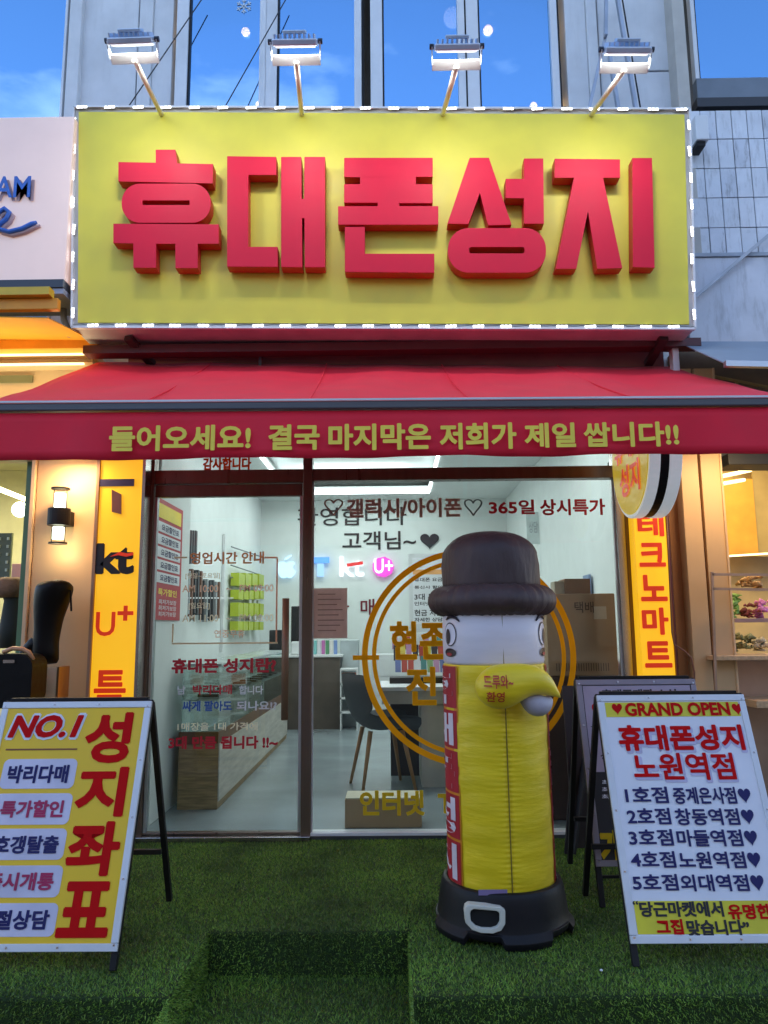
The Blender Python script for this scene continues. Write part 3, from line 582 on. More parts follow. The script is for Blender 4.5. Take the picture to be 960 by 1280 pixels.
# ------------------------------------------------------------------ upper facade
UY = 4.85
ub = thing('upper_facade', (0, UY, 3.2), 'pale metal clad upper wall of the building above the sign', 'building')
def ur(x0, x1, y0, y1, Y=UY): return R4(x0, y0, x1, y1, Y)
def upanel(px0, px1, pyb=450, top=8.0, Y0=UY, Y1=5.1, mt=clad, name='cladding_panel', bev=.006, zb=None):
    a = YP(Y0).px(px0, 65)[0]; c = YP(Y0).px(px1, 65)[0]; z = zb if zb is not None else YP(Y0).px(480, pyb)[1]
    b = MB(); b.box(a, c - .004, Y0, Y1, z, top); return b.build(name, mt, ub, bev=bev)
for a, c, Y in ((84, 100, 4.8), (100.5, 172, UY), (172.5, 190, 4.83), (190.5, 216, UY)): upanel(a, c, Y0=Y)
for a, c, Y in ((708, 735, 4.82), (735.5, 749, 4.8)): upanel(a, c, Y0=Y)
zsm = YP(UY).px(800, 90)[1]
a, c = YP(UY).px(749.5, 65)[0], YP(UY).px(843, 65)[0]
b = MB(); b.box(a, c, UY, 5.1, zsm + .012, 8.0); b.build('cladding_panel', clad, ub, bev=.006); b = MB(); b.box(a, c, UY, 5.1, 2.9, zsm); b.build('cladding_panel', clad, ub, bev=.006)
b = MB(); b.box(a, c, UY + .02, UY + .03, zsm, zsm + .012); b.build('panel_joint', black, ub)
upanel(844, 860, Y0=4.72, mt=M('beige_trim', (.5, .47, .42), .5))
b = MB(); b.box(-4.5, 4.5, 5.11, 5.2, 3.0, 3.3); b.box(YP(UY).px(217, 65)[0], YP(UY).px(707, 65)[0], UY + .02, 5.1, 2.9, YP(UY).px(480, 165)[1]); b.build('backing_wall', M('backing_dark', (.2, .2, .22), .7), ub)
wins = [(-70, 81, 'tall blue reflecting window above the neighbouring pink sign', 0), (236, 325, 'upper window with snowflake decal left of centre', 1), (347, 443, 'second upper window from the left above the sign', 1), (478, 572, 'third upper window from the left, with white globe lamp', 1), (598, 688, 'rightmost of the four upper windows above the sign', 1), (870, 1040, 'wide blue window above the tiled wall at right', 0)]
for i, (a, c, lab, fl) in enumerate(wins):
    zb = YP(UY).px((a + c) / 2, 165)[1] if i < 5 else YP(UY).px(915, 102)[1]
    if i == 0: zb = 2.9
    x0, x1 = YP(UY).px(a, 65)[0], YP(UY).px(c, 65)[0]; zt = 8.0
    w = thing('window', ((x0 + x1) / 2, UY, zb), lab, 'window', 'upper floor windows')
    fw = .085 if fl else .03
    b = MB(); b.box(x0 - fw, x0, UY - .03, UY + .03, zb, zt); b.build('frame', alu_w, w, bev=.004)
    b = MB(); b.box(x1, x1 + fw * .6, UY - .03, UY + .03, zb, zt); b.build('frame', alu_w, w, bev=.004)
    b = MB(); b.box(x0, x0 + .012, UY - .015, UY + .028, zb, zt); b.build('gasket', black, w)
    if fl: b = MB(); b.box(x1 + fw * .6 + .002, x1 + fw * .6 + .016, UY - .01, UY + .02, zb, zt); b.build('gasket', black, w)
    b = MB(); b.box(x0 + .012, x1, UY + .005, UY + .012, zb, zt); b.build('pane', coated, w)
    if i == 1:
        sn = YP(UY + .004); a_, c_ = sn.px(305, 8); b = MB()
        for k in range(6):
            t_ = math.pi * k / 3; d = (math.sin(t_), math.cos(t_)); b.bar(sn.pt(a_, c_, .003), sn.pt(a_ + .058 * d[0], c_ + .058 * d[1], .003), .008, .002, up=(0, 1, 0))
            for s in (-1, 1):
                e = (math.sin(t_ + s * .8), math.cos(t_ + s * .8)); b.bar(sn.pt(a_ + .032 * d[0], c_ + .032 * d[1], .003), sn.pt(a_ + .032 * d[0] + .022 * e[0], c_ + .032 * d[1] + .022 * e[1], .003), .006, .002, up=(0, 1, 0))
        b.build('snowflake_decal', M('frost', (.6, .7, .8), .6), w)
    if i == 5:
        b = MB(); b.box(x0 - .03, x1, UY - .04, UY + .03, zb - .17, zb - .002); b.build('sill_panel', M('grey_sill', (.16, .19, .23), .4), w); b = MB(); b.box(x0 - .05, x1, UY - .07, UY + .03, zb - .24, zb - .173); b.build('sill_edge', M('dark_sill', (.03, .03, .035), .5), w)
room_m = M('dim_room', (.1, .11, .12), .8)
t = MB(); t.box(-4.4, 4.4, 6.6, 6.7, 3.8, 8.1); t.box(-4.4, 4.4, 4.9, 6.6, 8.01, 8.1); struct('upper_room_wall', t, room_m)
bulb = M('warm_bulb', (.9, .7, .4), .3, emit=(1, .62, .25), es=32)
for px, py, r, lab, y in ((307, 40, .035, 'warm round bulb glowing behind the snowflake window', 5.5), (610, 38, .04, 'warm bulb glowing behind the right upper window', 5.5), (323, 130, .02, 'tiny bulb at the lower edge of the snowflake window', 5.4), (667, 133, .03, 'low bulb glowing just above the sign at right', 5.4), (955, 10, .06, 'large warm globe in the right blue window', 5.6), (566, 22, .075, 'pale globe lamp hanging behind the third window', 5.4)):
    p = P3(px, py, y); pr = [(r * math.sin(k), -r * math.cos(k)) for k in np.linspace(.05, math.pi - .05, 10)]
    o = thing('hanging_bulb', p, lab, 'bulb', 'bulbs hanging inside the upper windows'); b = MB(); b.lathe(p, pr, 16); b.build('globe', bulb if r < .07 else M('frosted_globe', (.75, .7, .68), .5, emit=(1, .85, .75), es=4), o, smooth=True)
    b = MB(); b.tube([p + Vector((0, 0, r)), Vector((p.x, p.y, 8.0))], .004, 6); b.build('cord', wire, o)
# slanted wires
for (x0, y0, x1, y1, lab) in ((253, -2, 160, 134, 'thin dark wire slanting down to the left end of sign'), (358, -2, 281, 134, 'thin dark wire slanting across the second window')):
    tag(MB().tube([P3(x0, y0, 4.78), P3(x1, y1, 4.7)], .004, 6).build('wire', wire), lab, 'wire')
bz = thing('steel_brace', P3(757, 135, 4.6), 'pale steel struts rising behind the right end of the sign', 'brace')
lb = M('brace_blue_grey', (.38, .42, .5), .45, .4)
for q in (((758, -30), (757, 45)), ((757, 45), (733, 150)), ((762, 70), (775, 150)), ((767, -30), (797, 150))):
    b = MB(); b.bar(P3(*q[0], 4.66), P3(*q[1], 4.62), .035, .02); b.build('strut', lb, bz)
b = MB(); b.bar(P3(773, -30, 4.68), P3(803, 150, 4.64), .008); b.build('strut', black, bz)

# tiled wall at right
tw = thing('tiled_wall', (2.6, 4.75, 2.0), 'white tiled wall right of the sign with dirty joints', 'wall')
TY = 4.72; ta = YP(TY).px(866, 280)[0]; tz1 = YP(TY).px(915, 137)[1]; tz0 = YP(TY).px(915, 318)[1]
b = MB(); b.box(ta - .1, 4.4, TY + .012, 5.1, 2.55, tz1); b.build('mortar', M('mortar_dark', (.2, .22, .25), .9), tw)
tile_m = [M('tile_white_a', (.72, .74, .78), .3, var=.1, dirt=.45, dstr=(9, 1, 2)), M('tile_white_b', (.62, .64, .69), .32, var=.16, dirt=.85, dstr=(9, 1, 2))]
dw, dh = (YP(TY).px(960, 280)[0] - ta) / 4.75, (tz1 - tz0) / 4.9
base = {}
for mi in (0, 1):
    base[mi] = None
for r_ in range(5):
    for c_ in range(8):
        mi = 1 if random.random() < .35 else 0
        if base[mi] is None:
            b = MB(); b.box(0, dw - .006, 0, .012, 0, dh - .006); me_o = b.build('tile', tile_m[mi], None, bev=.0015); me_o.parent = tw; base[mi] = me_o; o = me_o
            for k in list(o.keys()):
                if k == 'org': del o[k]
            o.data.transform(Matrix.Translation(Vector((dw / 2, .006, 0))))
        else: o = copy_part(base[mi], tw)
        o.location = Vector((ta + c_ * dw, TY + random.uniform(-.0015, .0015), tz1 - (r_ + 1) * dh)) - Vector(tw['org'])
# lower pale sheet wall below tiles
b = MB(); b.box(ta - .08, 4.4, TY - .02, TY + .01, 2.62, tz0 - .03); b.build('render_sheet', M('pale_blue_sheet', (.66, .68, .74), .5, var=.1, dirt=.5, dstr=(4, 1, .8)), tw, bev=.003)
b = MB(); b.box(ta - .08, 4.4, TY - .035, TY + .01, tz0 - .028, tz0 - .004); b.build('ledge', M('ledge_grey', (.4, .44, .5), .6), tw)
b = MB(); b.bar(P3(868, 372, 4.66), P3(975, 282, 4.66), .028, .02); tag(b.build('conduit', M('conduit', (.5, .54, .6), .5)), 'pale diagonal conduit crossing the wall below the tiles', 'conduit')
pb = thing('wall_box', P3(873, 188, 4.6), 'small white box fixed to the tiles beside the sign', 'box'); x0, x1, z0, z1 = R4(866, 150, 882, 180, 4.6); b = MB(); b.box(x0, x1, 4.55, 4.7, z0, z1); b.build('case', white_paint, pb, bev=.006); b = MB(); b.box(x0 + .01, x1 - .02, 4.57, 4.68, z0 - .03, z0 - .001); b.build('vent', black, pb)

# ------------------------------------------------------------------ main sign
SY = 4.15; sp = YP(SY)
sg = thing('shop_sign', (0, SY, 3.0), 'large yellow box sign with five raised red Korean letters', 'sign')
c4 = [sp.px(91, 410), sp.px(868, 412), sp.px(861, 138), sp.px(93, 135)]
def quad_slab(q, y0, y1, mt, nm, par, grow=0, bev=0):
    cx_ = sum(a for a, _ in q) / 4; cz_ = sum(b_ for _, b_ in q) / 4
    g_ = [(a + (grow if a > cx_ else -grow), b_ + (grow if b_ > cz_ else -grow)) for a, b_ in q]
    b = MB(); b.hexa([(a, y, z) for y in (y0, y1) for a, z in g_]); return b.build(nm, mt, par, bev=bev)
SHW = .012
quad_slab(c4, SY, SY + .3, M('sign_case', (.5, .5, .5), .5), 'case', sg)
quad_slab(c4, SY - .006, SY - .001, sign_y, 'face_panel', sg, grow=-.03)
for i in range(4):
    p, q = c4[i], c4[(i + 1) % 4]; b = MB(); b.bar((p[0], SY - .004, p[1]), (q[0], SY - .004, q[1]), .012, .028, up=(0, 1, 0)); b.build('edge_trim', alu_w, sg)
def zmp(pts, off): return [sp.px(x / 2.4 + off, y / 2.4 + 120) for x, y in pts]
def rr(x0, y0, x1, y1, r, off):
    pts = rrect(x0, x1, y0, y1, r, 10); return zmp(pts, off)
pxs = lambda pts: [sp.px(x, y) for x, y in pts]
L = [
 [[zmp([(275,161),(334,161),(340,202),(447,204),(446,262),(163,256),(163,198),(275,200)], 80)],
  [rr(173, 263, 440, 380, 55, 80), rr(235, 313, 377, 327, 3, 80)],
  [zmp([(148,383),(464,385),(464,443),(401,443),(401,516),(334,516),(334,443),(276,443),(276,515),(208,515),(208,442),(148,441)], 80)]],
 [[zmp([(489,180),(637,182),(637,237),(553,237),(553,452),(641,452),(641,513),(489,512)], 80)],
  [zmp([(651,182),(712,182),(713,308),(720,308),(721,182),(783,182),(783,514),(722,514),(721,367),(714,367),(715,514),(651,513)], 80)]],
 [[pxs([(430,197),(541,197),(541,221),(520,221),(520,230),(541,230),(541,254),(499,254),(499,257.5),(548,257.5),(548,281),(422.5,281),(422.5,257.5),(472,257.5),(472,253.5),(430,253.5),(430,230),(450,230),(450,221),(430,221)])],
  [pxs([(431,283.5),(456,283.5),(456,317),(543,317),(543,341),(431,340)])]],
 [[zmp([(257,185),(315,185),(383,386),(312,388),(288,290),(253,384),(190,383)], 480)],
  [zmp([(420,187),(478,187),(480,383),(420,383),(420,307),(365,306),(365,248),(420,248)], 480)],
  [rr(192, 396, 486, 530, 62, 480), rr(255, 453, 422, 472, 8, 480)]],
 [[zmp([(512,188),(708,190),(708,245),(657,245),(715,516),(640,518),(612,345),(577,518),(515,518),(570,245),(512,245)], 480)],
  [zmp([(745,186),(804,186),(812,515),(747,513)], 480)]]]
# the letters stand proud, so their outlines are read on their own front plane
LY = SY - .095; lp = YP(LY)
def reproj(pt):
    k = (LY - EYE.y) / (SY - EYE.y); return (EYE.x + (pt[0] - EYE.x) * k, EYE.z + (pt[1] - EYE.z) * k)
for shp in L:
    b = MB()
    for loops in shp:
        b.prism(lp, [[reproj(p) for p in lp_] for lp_ in loops], -.075, 0, 0, 1)
    b.build('letter', [red_face, red_side], sg, bev=.0025)
# led modules round the edge
mod = MB(); mod.box(-.032, .032, -.004, .004, -.006, .006, 0)
for k in (-1, 0, 1): mod.box(k * .022 - .0075, k * .022 + .0075, -.0075, -.0042, -.0055, .0055, 1)
modv = None; mo = mod.build('led_module', [M('module_white', (.7, .72, .75), .4), led], None); mo['org'] = (0, 0, 0)
org = Vector(sg['org']); first = True
def put_module(p, rot):
    global first
    if first: o = mo; o.parent = sg; first = False; o.data.transform(Matrix.Translation((0, 0, -.007)))
    else: o = copy_part(mo, sg)
    o.location = p - org; o.rotation_euler = (0, rot, 0)
def along(p, q, n, rot, a=.02, c=.98):
    for i in range(n):
        t_ = a + (c - a) * i / (n - 1); j = random.uniform(-.004, .004)
        put_module(Vector((p[0] + (q[0] - p[0]) * t_ + j, SY - .018, p[1] + (q[1] - p[1]) * t_)), rot + random.uniform(-.05, .05))
ins = lambda q, dx, dz: (q[0] + dx, q[1] + dz)
along(ins(c4[3], 0, -.008), ins(c4[2], 0, -.008), 22, 0, .014, .986); along(ins(c4[0], 0, .01), ins(c4[1], 0, .01), 22, 0, .035, .965)
along(ins(c4[0], .008, 0), ins(c4[3], .008, 0), 8, math.pi / 2, .06, .92); along(ins(c4[1], -.008, 0), ins(c4[2], -.008, 0), 8, math.pi / 2, .06, .92)
for p, q, dz in ((c4[3], c4[2], -.006), (c4[0], c4[1], .016)):
    pts = [Vector((p[0] + (q[0] - p[0]) * i / 132, SY - .012, p[1] + (q[1] - p[1]) * i / 132 + dz + .004 * math.sin(i * 2 * math.pi / 6) + random.uniform(-.002, .002))) for i in range(133)]
    MB().tube(pts, .0016, 5).build('led_cable', wire, sg)

# ------------------------------------------------------------------ floodlights over the sign
hb = M('floodlight_blue', (.62, .72, .86), .4, .5, var=.1)
lens = M('flood_lens', (.9, .9, .9), .3, emit=(1, .97, .9), es=.9)
flab = ['leftmost silver floodlight on its arm over the sign', 'second floodlight from the left, over the second letter', 'third floodlight from the left, over the sign centre', 'rightmost floodlight beside the pale steel struts']
for i, (px, py, bx, tilt) in enumerate(((165, 50, 202, .02), (369, 52, 377, 0), (571, 58, 553, 0), (783, 62, 738, -.02))):
    Yl = 3.5; c = P3(px, py, Yl); fl = thing('floodlight', P3(bx, 137, SY), flab[i], 'floodlight', 'floodlights on arms above the yellow sign')
    n = Vector((0, .62, -.78)).normalized(); u = Vector((math.cos(tilt), 0, math.sin(tilt))); v = n.cross(u)
    pl = Plane(c, u, v); pl.n = n
    b = MB(); b.slab(pl, -.115, .115, -.055, .055, -.012, .02); b.build('housing', hb, fl, bev=.006)
    for k in range(9):
        b = MB(); a = -.1 + k * .025; b.slab(pl, a - .003, a + .003, -.05, .05, -.032, -.013); b.build('cooling_fin', hb, fl)
    b = MB(); b.slab(pl, -.06, .06, -.03, .03, -.05, -.033); b.build('driver_box', hb, fl, bev=.004)
    b = MB(); b.slab(pl, -.1, .1, -.045, .045, .021, .026); b.build('lens', lens, fl)
    bk = c + Vector((0, .05, -.066))
    b = MB(); b.bar(bk - u * .125, bk + u * .125, .05, .008, up=(0, .5, 1)); b.build('bracket', M('bracket_white', (.5, .54, .58), .4), fl)
    for s in (-1, 1): b = MB(); b.bar(bk + u * .125 * s, c + u * .128 * s, .03, .005, up=(1, 0, 0)); b.build('bracket_arm', M('bracket_white'), fl); b = MB(); b.tube([c + u * .118 * s, c + u * .14 * s], .014, 10); b.build('pivot_bolt', M('dark_bolt', (.05, .06, .08), .4, .6), fl)
    base_p = P3(bx, 137, SY); base_p.y = SY + .02
    b = MB(); b.tube([base_p + Vector((0, 0, -.03)), bk + Vector((0, 0, -.01))], .0145, 10); b.build('arm', M('arm_beige', (.68, .66, .6), .5), fl, smooth=True)
    lamp_area(c + n * .035, c + n * .035 + Vector((0, .66, -.9)), .24, .1, 4.8, (1, .97, .88), fl).data.spread = math.radians(150)

# ------------------------------------------------------------------ fascia below sign, red awning
fc = thing('fascia_panel', (0, 4.5, 2.9), 'dull red boxed fascia under the sign behind the awning', 'fascia')
x0, x1, z0, z1 = R4(160, 425, 830, 462, 4.52)
b = MB(); b.box(x0, x1, 4.53, 4.6, z0 - .1, z1 + .15); b.build('panel', M('fascia_red', (.3, .1, .09), .55, var=.15), fc)
b = MB(); b.box(x0 - .2, x1 + .15, 4.32, 4.42, sp.px(480, 411)[1] - .06, sp.px(480, 411)[1] - .01); b.build('rail', M('dark_red_rail', (.1, .03, .035), .5), fc)
for px in (160, 830): b = MB(); b.bar(P3(px, 422, 4.25), P3(px + (30 if px < 400 else -20), 455, 4.5), .05, .03); b.build('bracket', M('dark_bracket', (.05, .03, .03), .5), fc)
b = MB(); b.bar(P3(325, 440, 4.5), P3(325, 458, 4.48), .015); b.build('clip', alu, fc)
AY0, AY1 = 4.52, 3.05
ar0, ar1 = P3(122, 453, AY0), P3(842, 459, AY0); af0, af1 = P3(-52, 512, AY1), P3(1036, 504, AY1)
aw = thing('red_awning', (0, AY1, 2.2), 'wide red fabric awning with yellow slogan on its valance', 'awning')
b = MB(); NX, NY = 60, 14
for j in range(NY + 1):
    for i in range(NX + 1):
        s, t_ = i / NX, j / NY; p = (ar0.lerp(ar1, s)).lerp(af0.lerp(af1, s), t_)
        p = p + Vector((0, 0, (.004 * math.sin(s * 70 + 6 * math.sin(t_ * 4)) + .008 * math.sin(s * 23 + t_ * 7)) * math.sin(math.pi * t_)))
        p = p + Vector((0, 0, -.035 * math.sin(math.pi * t_) * (1 - .5 * abs(math.cos(math.pi * s * 4))) + .004 * math.sin(s * 40 + t_ * 3)))
        b.v.append(tuple(p))
for j in range(NY):
    for i in range(NX): k = j * (NX + 1) + i; b.face((k, k + NX + 1, k + NX + 2, k + 1))
cv = b.build('canvas', canvas, aw, smooth=True); sm = cv.modifiers.new('solid', 'SOLIDIFY'); sm.thickness = .003
b = MB(); b.bar(af0 + Vector((0, -.01, 0)), af1 + Vector((0, -.01, 0)), .045, .034, up=(0, 0, 1)); b.build('front_bar', M('bar_grey', (.1, .1, .11), .45, .25, var=.1, stretch=(.2, 5, 5)), aw, bev=.006)
b = MB(); b.bar(af0 + Vector((0, -.036, .02)), af1 + Vector((0, -.036, .02)), .006, .008); b.build('bar_lip', alu_w, aw)
vp = YP(AY1 - .02); va0, va1 = P3(-40, 517, AY1 - .015), P3(1025, 508, AY1 - .015); vb0, vb1 = P3(-40, 576, AY1 - .015), P3(1025, 566, AY1 - .015)
b = MB(); NX = 90; NY = 5
for j in range(NY + 1):
    for i in range(NX + 1):
        s, t_ = i / NX, j / NY; p = va0.lerp(va1, s).lerp(vb0.lerp(vb1, s), t_); p.y += .012 * math.sin(s * 31 + math.sin(s * 9)) * t_ + .006 * math.sin(s * 83) * t_; p.z += .003 * math.sin(s * 24 + 1) * t_; b.v.append(tuple(p))
for j in range(NY):
    for i in range(NX): k = j * (NX + 1) + i; b.face((k, k + NX + 1, k + NX + 2, k + 1))
cv = b.build('valance', canvas, aw, smooth=True); sm = cv.modifiers.new('solid', 'SOLIDIFY'); sm.thickness = .002
for k in range(1, 5):
    s = k / 5; pts = [ar0.lerp(ar1, s).lerp(af0.lerp(af1, s), t_) + Vector((0, 0, .004 - .035 * math.sin(math.pi * t_) * (1 - .5 * abs(math.cos(math.pi * s * 4))))) for t_ in np.linspace(0, 1, 12)]
    MB().tube(pts, .004, 6).build('seam', canvas, aw)
vt = YP(AY1 - .036)
for w_, x0, x1, y0, y1 in (('들어오세요!', 137, 313, 532, 563), ('결국', 336, 399, 531, 562), ('마지막은', 411, 538, 530, 562), ('저희가', 550, 645, 529, 561), ('제일', 656, 719, 529, 559), ('쌉니다!!', 730, 848, 528, 558)):
    ptext(w_, vt, (x0, y0, x1, y1), yellow_print, aw, off=.018, fat=.019, n=.0)
for px in (300, 670):
    b = MB(); a = P3(px, 500, AY1); b.bar((a.x, AY1 + .05, af0.z - .03), (a.x * .8, 4.5, 2.62), .03, .02); b.build('folding_arm', alu, aw)

# ------------------------------------------------------------------ left neighbour
ns = thing('neighbour_sign', P3(40, 355, 4.1), 'pink white lightbox sign with blue lettering at left', 'sign')
q = YP(4.1); x0, x1, z0, z1 = q.rect(-160, 147, 87, 352)
b = MB(); b.box(x0, x1, 4.1, 4.4, z0, z1); b.build('lightbox', M('lightbox_white', (.75, .62, .58), .4, emit=(1, .66, .55), es=.26, var=.03), ns, bev=.008)
b = MB(); b.box(x0, x1, 4.08, 4.42, z0 - .05, z0 - .002); b.build('base_trim', M('dark_trim', (.03, .04, .06), .4), ns); b = MB(); b.box(x0, x1, 4.09, 4.4, z0 - .085, z0 - .053); b.build('lower_trim', M('blue_trim', (.3, .33, .42), .4), ns)
shad = M('letter_shadow', (.45, .3, .32), .5); bl_ = M('sign_blue', (.03, .13, .5), .4)  # first is a painted letter shadow: dull copy offset right and down
for mt, d, n in ((shad, 3, .006), (bl_, 0, .02)):
    ptext('AM', q, (-4 + d, 223 + d, 40 + d, 249 + d), mt, ns, off=.008, n=n, fat=.012)
    pts = [(-14, 292), (-2, 286), (10, 276), (14, 268), (8, 263), (0, 268), (-4, 279), (2, 289), (14, 292), (30, 288), (42, 282), (48, 280)]
    b = MB(); b.tube([q.pt(*q.px(x + d, y + d), n) for x, y in pts], [.008] + [.014] * 10 + [.009], 8); b.build('script_letter', mt, ns, smooth=True)
ya = thing('yellow_awning', P3(60, 430, 4.4), 'orange yellow neighbouring awning seen from below at left', 'awning')
oy = M('awning_orange', (.75, .36, .02), .65, var=.08, bump=.05, bs=200, emit=(1, .45, .05), es=0.0)
A, B_, Cc, D = P3(-260, 426, 4.5), P3(122, 429, 4.5), P3(60, 398, 3.8), P3(-350, 390, 3.8)
b = MB(); b.hexa([p + Vector((0, 0, d)) for d in (0, .006) for p in (A, B_, Cc, D)]); b.build('canvas', oy, ya)
b = MB(); x0, x1, z0, z1 = R4(-260, 427, 124, 439, 4.42); b.box(x0, x1, 4.4, 4.5, z0, z1); b.build('rear_box', M('orange_box_trim', (.85, .36, .03), .5), ya, bev=.005)
b = MB(); x0, x1, z0, z1 = R4(-350, 377, 74, 391, 3.8); b.box(x0, x1, 3.78, 3.82, z0, z1); b.build('front_bar', M('orange_box_trim'), ya, bev=.005)
b = MB(); b.box(x0, x1 - .03, 3.74, 3.8, z1 + .002, z1 + .045); b.build('front_lip', M('yellow_lip', (.75, .5, .04), .5), ya)
b = MB(); b.tube([P3(78, 375, 4.3), P3(80, 400, 4.3), P3(88, 420, 4.3)], .02, 8); tag(b.build('drain_pipe', M('pipe_grey', (.25, .23, .2), .5), smooth=True), 'short grey pipe between the pink sign and yellow sign', 'pipe')
nf = thing('neighbour_fascia', P3(50, 500, 4.55), 'cream fascia with lit ledges under the orange awning', 'fascia')
cream = M('cream_fascia', (.7, .55, .34), .5, var=.05)
for y0, y1, Y in ((440, 447, 4.5), (447, 454, 4.55), (454, 459, 4.48), (459, 500, 4.56), (500, 575, 4.58)):
    x0, x1, z0, z1 = R4(-260, y0, 116, y1, Y); b = MB(); b.box(x0, x1, Y, 4.7, z0, z1 - .002); b.build('ledge', cream, nf, bev=.003)
wl_ = M('warm_strip', (1, .85, .5), .4, emit=(1, .8, .42), es=2.2)
for y in (445, 457): x0, x1, z0, z1 = R4(-260, y - 1, 105, y + 1, 4.47); b = MB(); b.box(x0, x1, 4.46, 4.475, z0, z1); b.build('light_strip', wl_, nf)
x0, x1, z0, z1 = R4(-100, 470, 41, 479, 4.55); b = MB(); b.box(x0, x1, 4.545, 4.556, z0, z1); b.build('vent', M('vent_green', (.2, .22, .12), .5), nf)
# shop wall with lamp
lw = thing('beige_wall', P3(78, 870, FY), 'beige panelled wall between the boot display and orange sign', 'wall')
x0, x1, _, _ = R4(38, 600, 118, 900, FY); xs = YP(FY).px(45, 700)[0]
b = MB(); b.box(xs, x1, FY - .05, FY + .1, Z0, 3.1); b.build('panel', beige, lw, bev=.004); b = MB(); b.box(x0 - .01, xs - .004, FY - .07, FY + .1, Z0, 3.1); b.build('edge_post', M('beige_light', (.75, .5, .28), .45), lw, bev=.004)
wlp = thing('wall_lamp', P3(75, 645, FY - .07), 'black and glass up-down wall lamp on the beige wall', 'wall lamp')
c = P3(74, 645, FY - .15); s = (P3(88, 645, FY - .15).x - P3(61, 645, FY - .15).x) / 2; hz = lambda y: P3(74, y, FY - .15).z
b = MB(); b.lathe((c.x, c.y, 0), [(s * .98, hz(657)), (s, hz(655)), (s, hz(638)), (s * .98, hz(636))], 24); b.build('collar', black, wlp, smooth=False)
b = MB(); b.box(c.x - .03, c.x + .05, c.y, FY - .05, hz(656), hz(638)); b.build('wall_mount', black, wlp)
lg_ = M('lamp_glow', (1, .95, .8), .3, emit=(.95, 1, .72), es=6)
for y0, y1 in ((617, 635), (659, 674)):
    b = MB(); b.lathe((c.x, c.y, 0), [(s * .5, hz(y1)), (s * .5, hz(y0))], 16); b.build('glass_tube', lg_, wlp, smooth=True)
for y in (611, 679): b = MB(); b.lathe((c.x, c.y, 0), [(s * .82, hz(y + 1)), (s * .82, hz(y - 1))], 20); b.build('cap', black, wlp)
for y in (611, 679):
    for dx in (-1, 1): b = MB(); b.tube([(c.x + dx * s * .6, c.y, hz(y)), (c.x + dx * s * .6, c.y, hz(645))], .003, 6); b.build('rod', black, wlp)
for y, e in ((603, 1.3), (690, 1.3)):
    d = bpy.data.lights.new('lamp_light', 'POINT'); d.energy = e * LK; d.color = (1, .82, .5); d.shadow_soft_size = .03; o = bpy.data.objects.new('lamp_light', d); C.objects.link(o); o.parent = wlp; o.location = Vector((c.x, c.y - .01, hz(y))) - Vector(wlp['org'])
lamp_area((-2.4, 4.3, 2.62), (-2.4, 4.1, 3.2), 1.2, .1, 9, (1, .8, .45), nf)
dl = thing('downlight', P3(88, 572, 4.4), 'small warm downlight under the awning above the wall lamp', 'downlight')
p = P3(88, 566, 4.42); b = MB(); b.lathe(p, [(.03, -.02), (.035, 0), (.035, .04)], 16); b.build('housing', alu_w, dl); b = MB(); b.lathe(p + Vector((0, 0, -.022)), [(.025, -.004), (.025, 0)], 16); b.build('bulb', bulb, dl)
lamp_area(p + Vector((0, 0, -.04)), p + Vector((0, .1, -1)), .08, .08, 5, (1, .72, .4), dl)
# left neighbour interior
nr = MB(); nr.box(-4.4, -2.28, 7.0, 7.1, Z0, 3.2); nr.box(-2.3, -2.22, 4.8, 7.1, Z0, 3.2); struct('neighbour_room_wall', nr, M('room_cream', (.6, .58, .36), .6))
nr = MB(); nr.box(-4.4, -2.2, 4.75, 7.1, 0.006, Z0 + .02); struct('neighbour_room_floor', nr, M('room_floor', (.3, .2, .12), .4))
nr = MB(); nr.box(-4.4, -2.2, 4.75, 7.1, 3.0, 3.1); struct('neighbour_room_ceiling', nr, M('room_cream'))
nlt = thing('tube_light', P3(10, 620, 5.6), 'bright tube light inside the left neighbouring shop', 'tube light')
b = MB(); b.tube([P3(-30, 600, 5.4), P3(34, 625, 6.2)], .02, 8); b.build('tube', M('tube_glow', (1, .95, .7), .3, emit=(1, .92, .6), es=6), nlt)
lamp_area((-2.9, 5.8, 2.9), (-2.9, 5.8, 0), .8, .8, 60, (1, .88, .5), nlt)
o = thing('round_lamp', P3(22, 637, 5.8), 'white glowing round lamp in the left neighbouring window', 'lamp'); p = P3(25, 637, 5.8); b = MB(); b.lathe(p, [(.06 * math.sin(k), -.06 * math.cos(k)) for k in np.linspace(.05, 3.09, 9)], 16); b.build('globe', M('globe_glow', (.8, 1, .9), .3, emit=(.75, 1, .85), es=7), o, smooth=True)
gpn = thing('pierced_screen', P3(5, 720, 5.3), 'dark green studded screen panel at the far left edge', 'screen'); q = YP(5.3); x0, x1, z0, z1 = q.rect(-40, 667, 15, 730)
b = MB(); b.slab(q, x0, x1, z0, z1, 0, .02); b.build('panel', M('screen_green', (.1, .13, .1), .5), gpn)
for i in range(6):
    for j in range(4):
        b = MB(); b.slab(q, x1 - .03 - j * .06, x1 - .015 - j * .06, z0 + .03 + i * .055, z0 + .05 + i * .055, .021, .03); b.build('stud', M('stud_silver', (.5, .55, .45), .3, .7), gpn)
tag(MB().slab(YP(5.2), *YP(5.2).rect(17, 705, 29, 722), 0, .03).build('pink_box', M('pink_box', (.7, .35, .3), .5), bev=.004), 'small pink box beside the studded green screen', 'box')
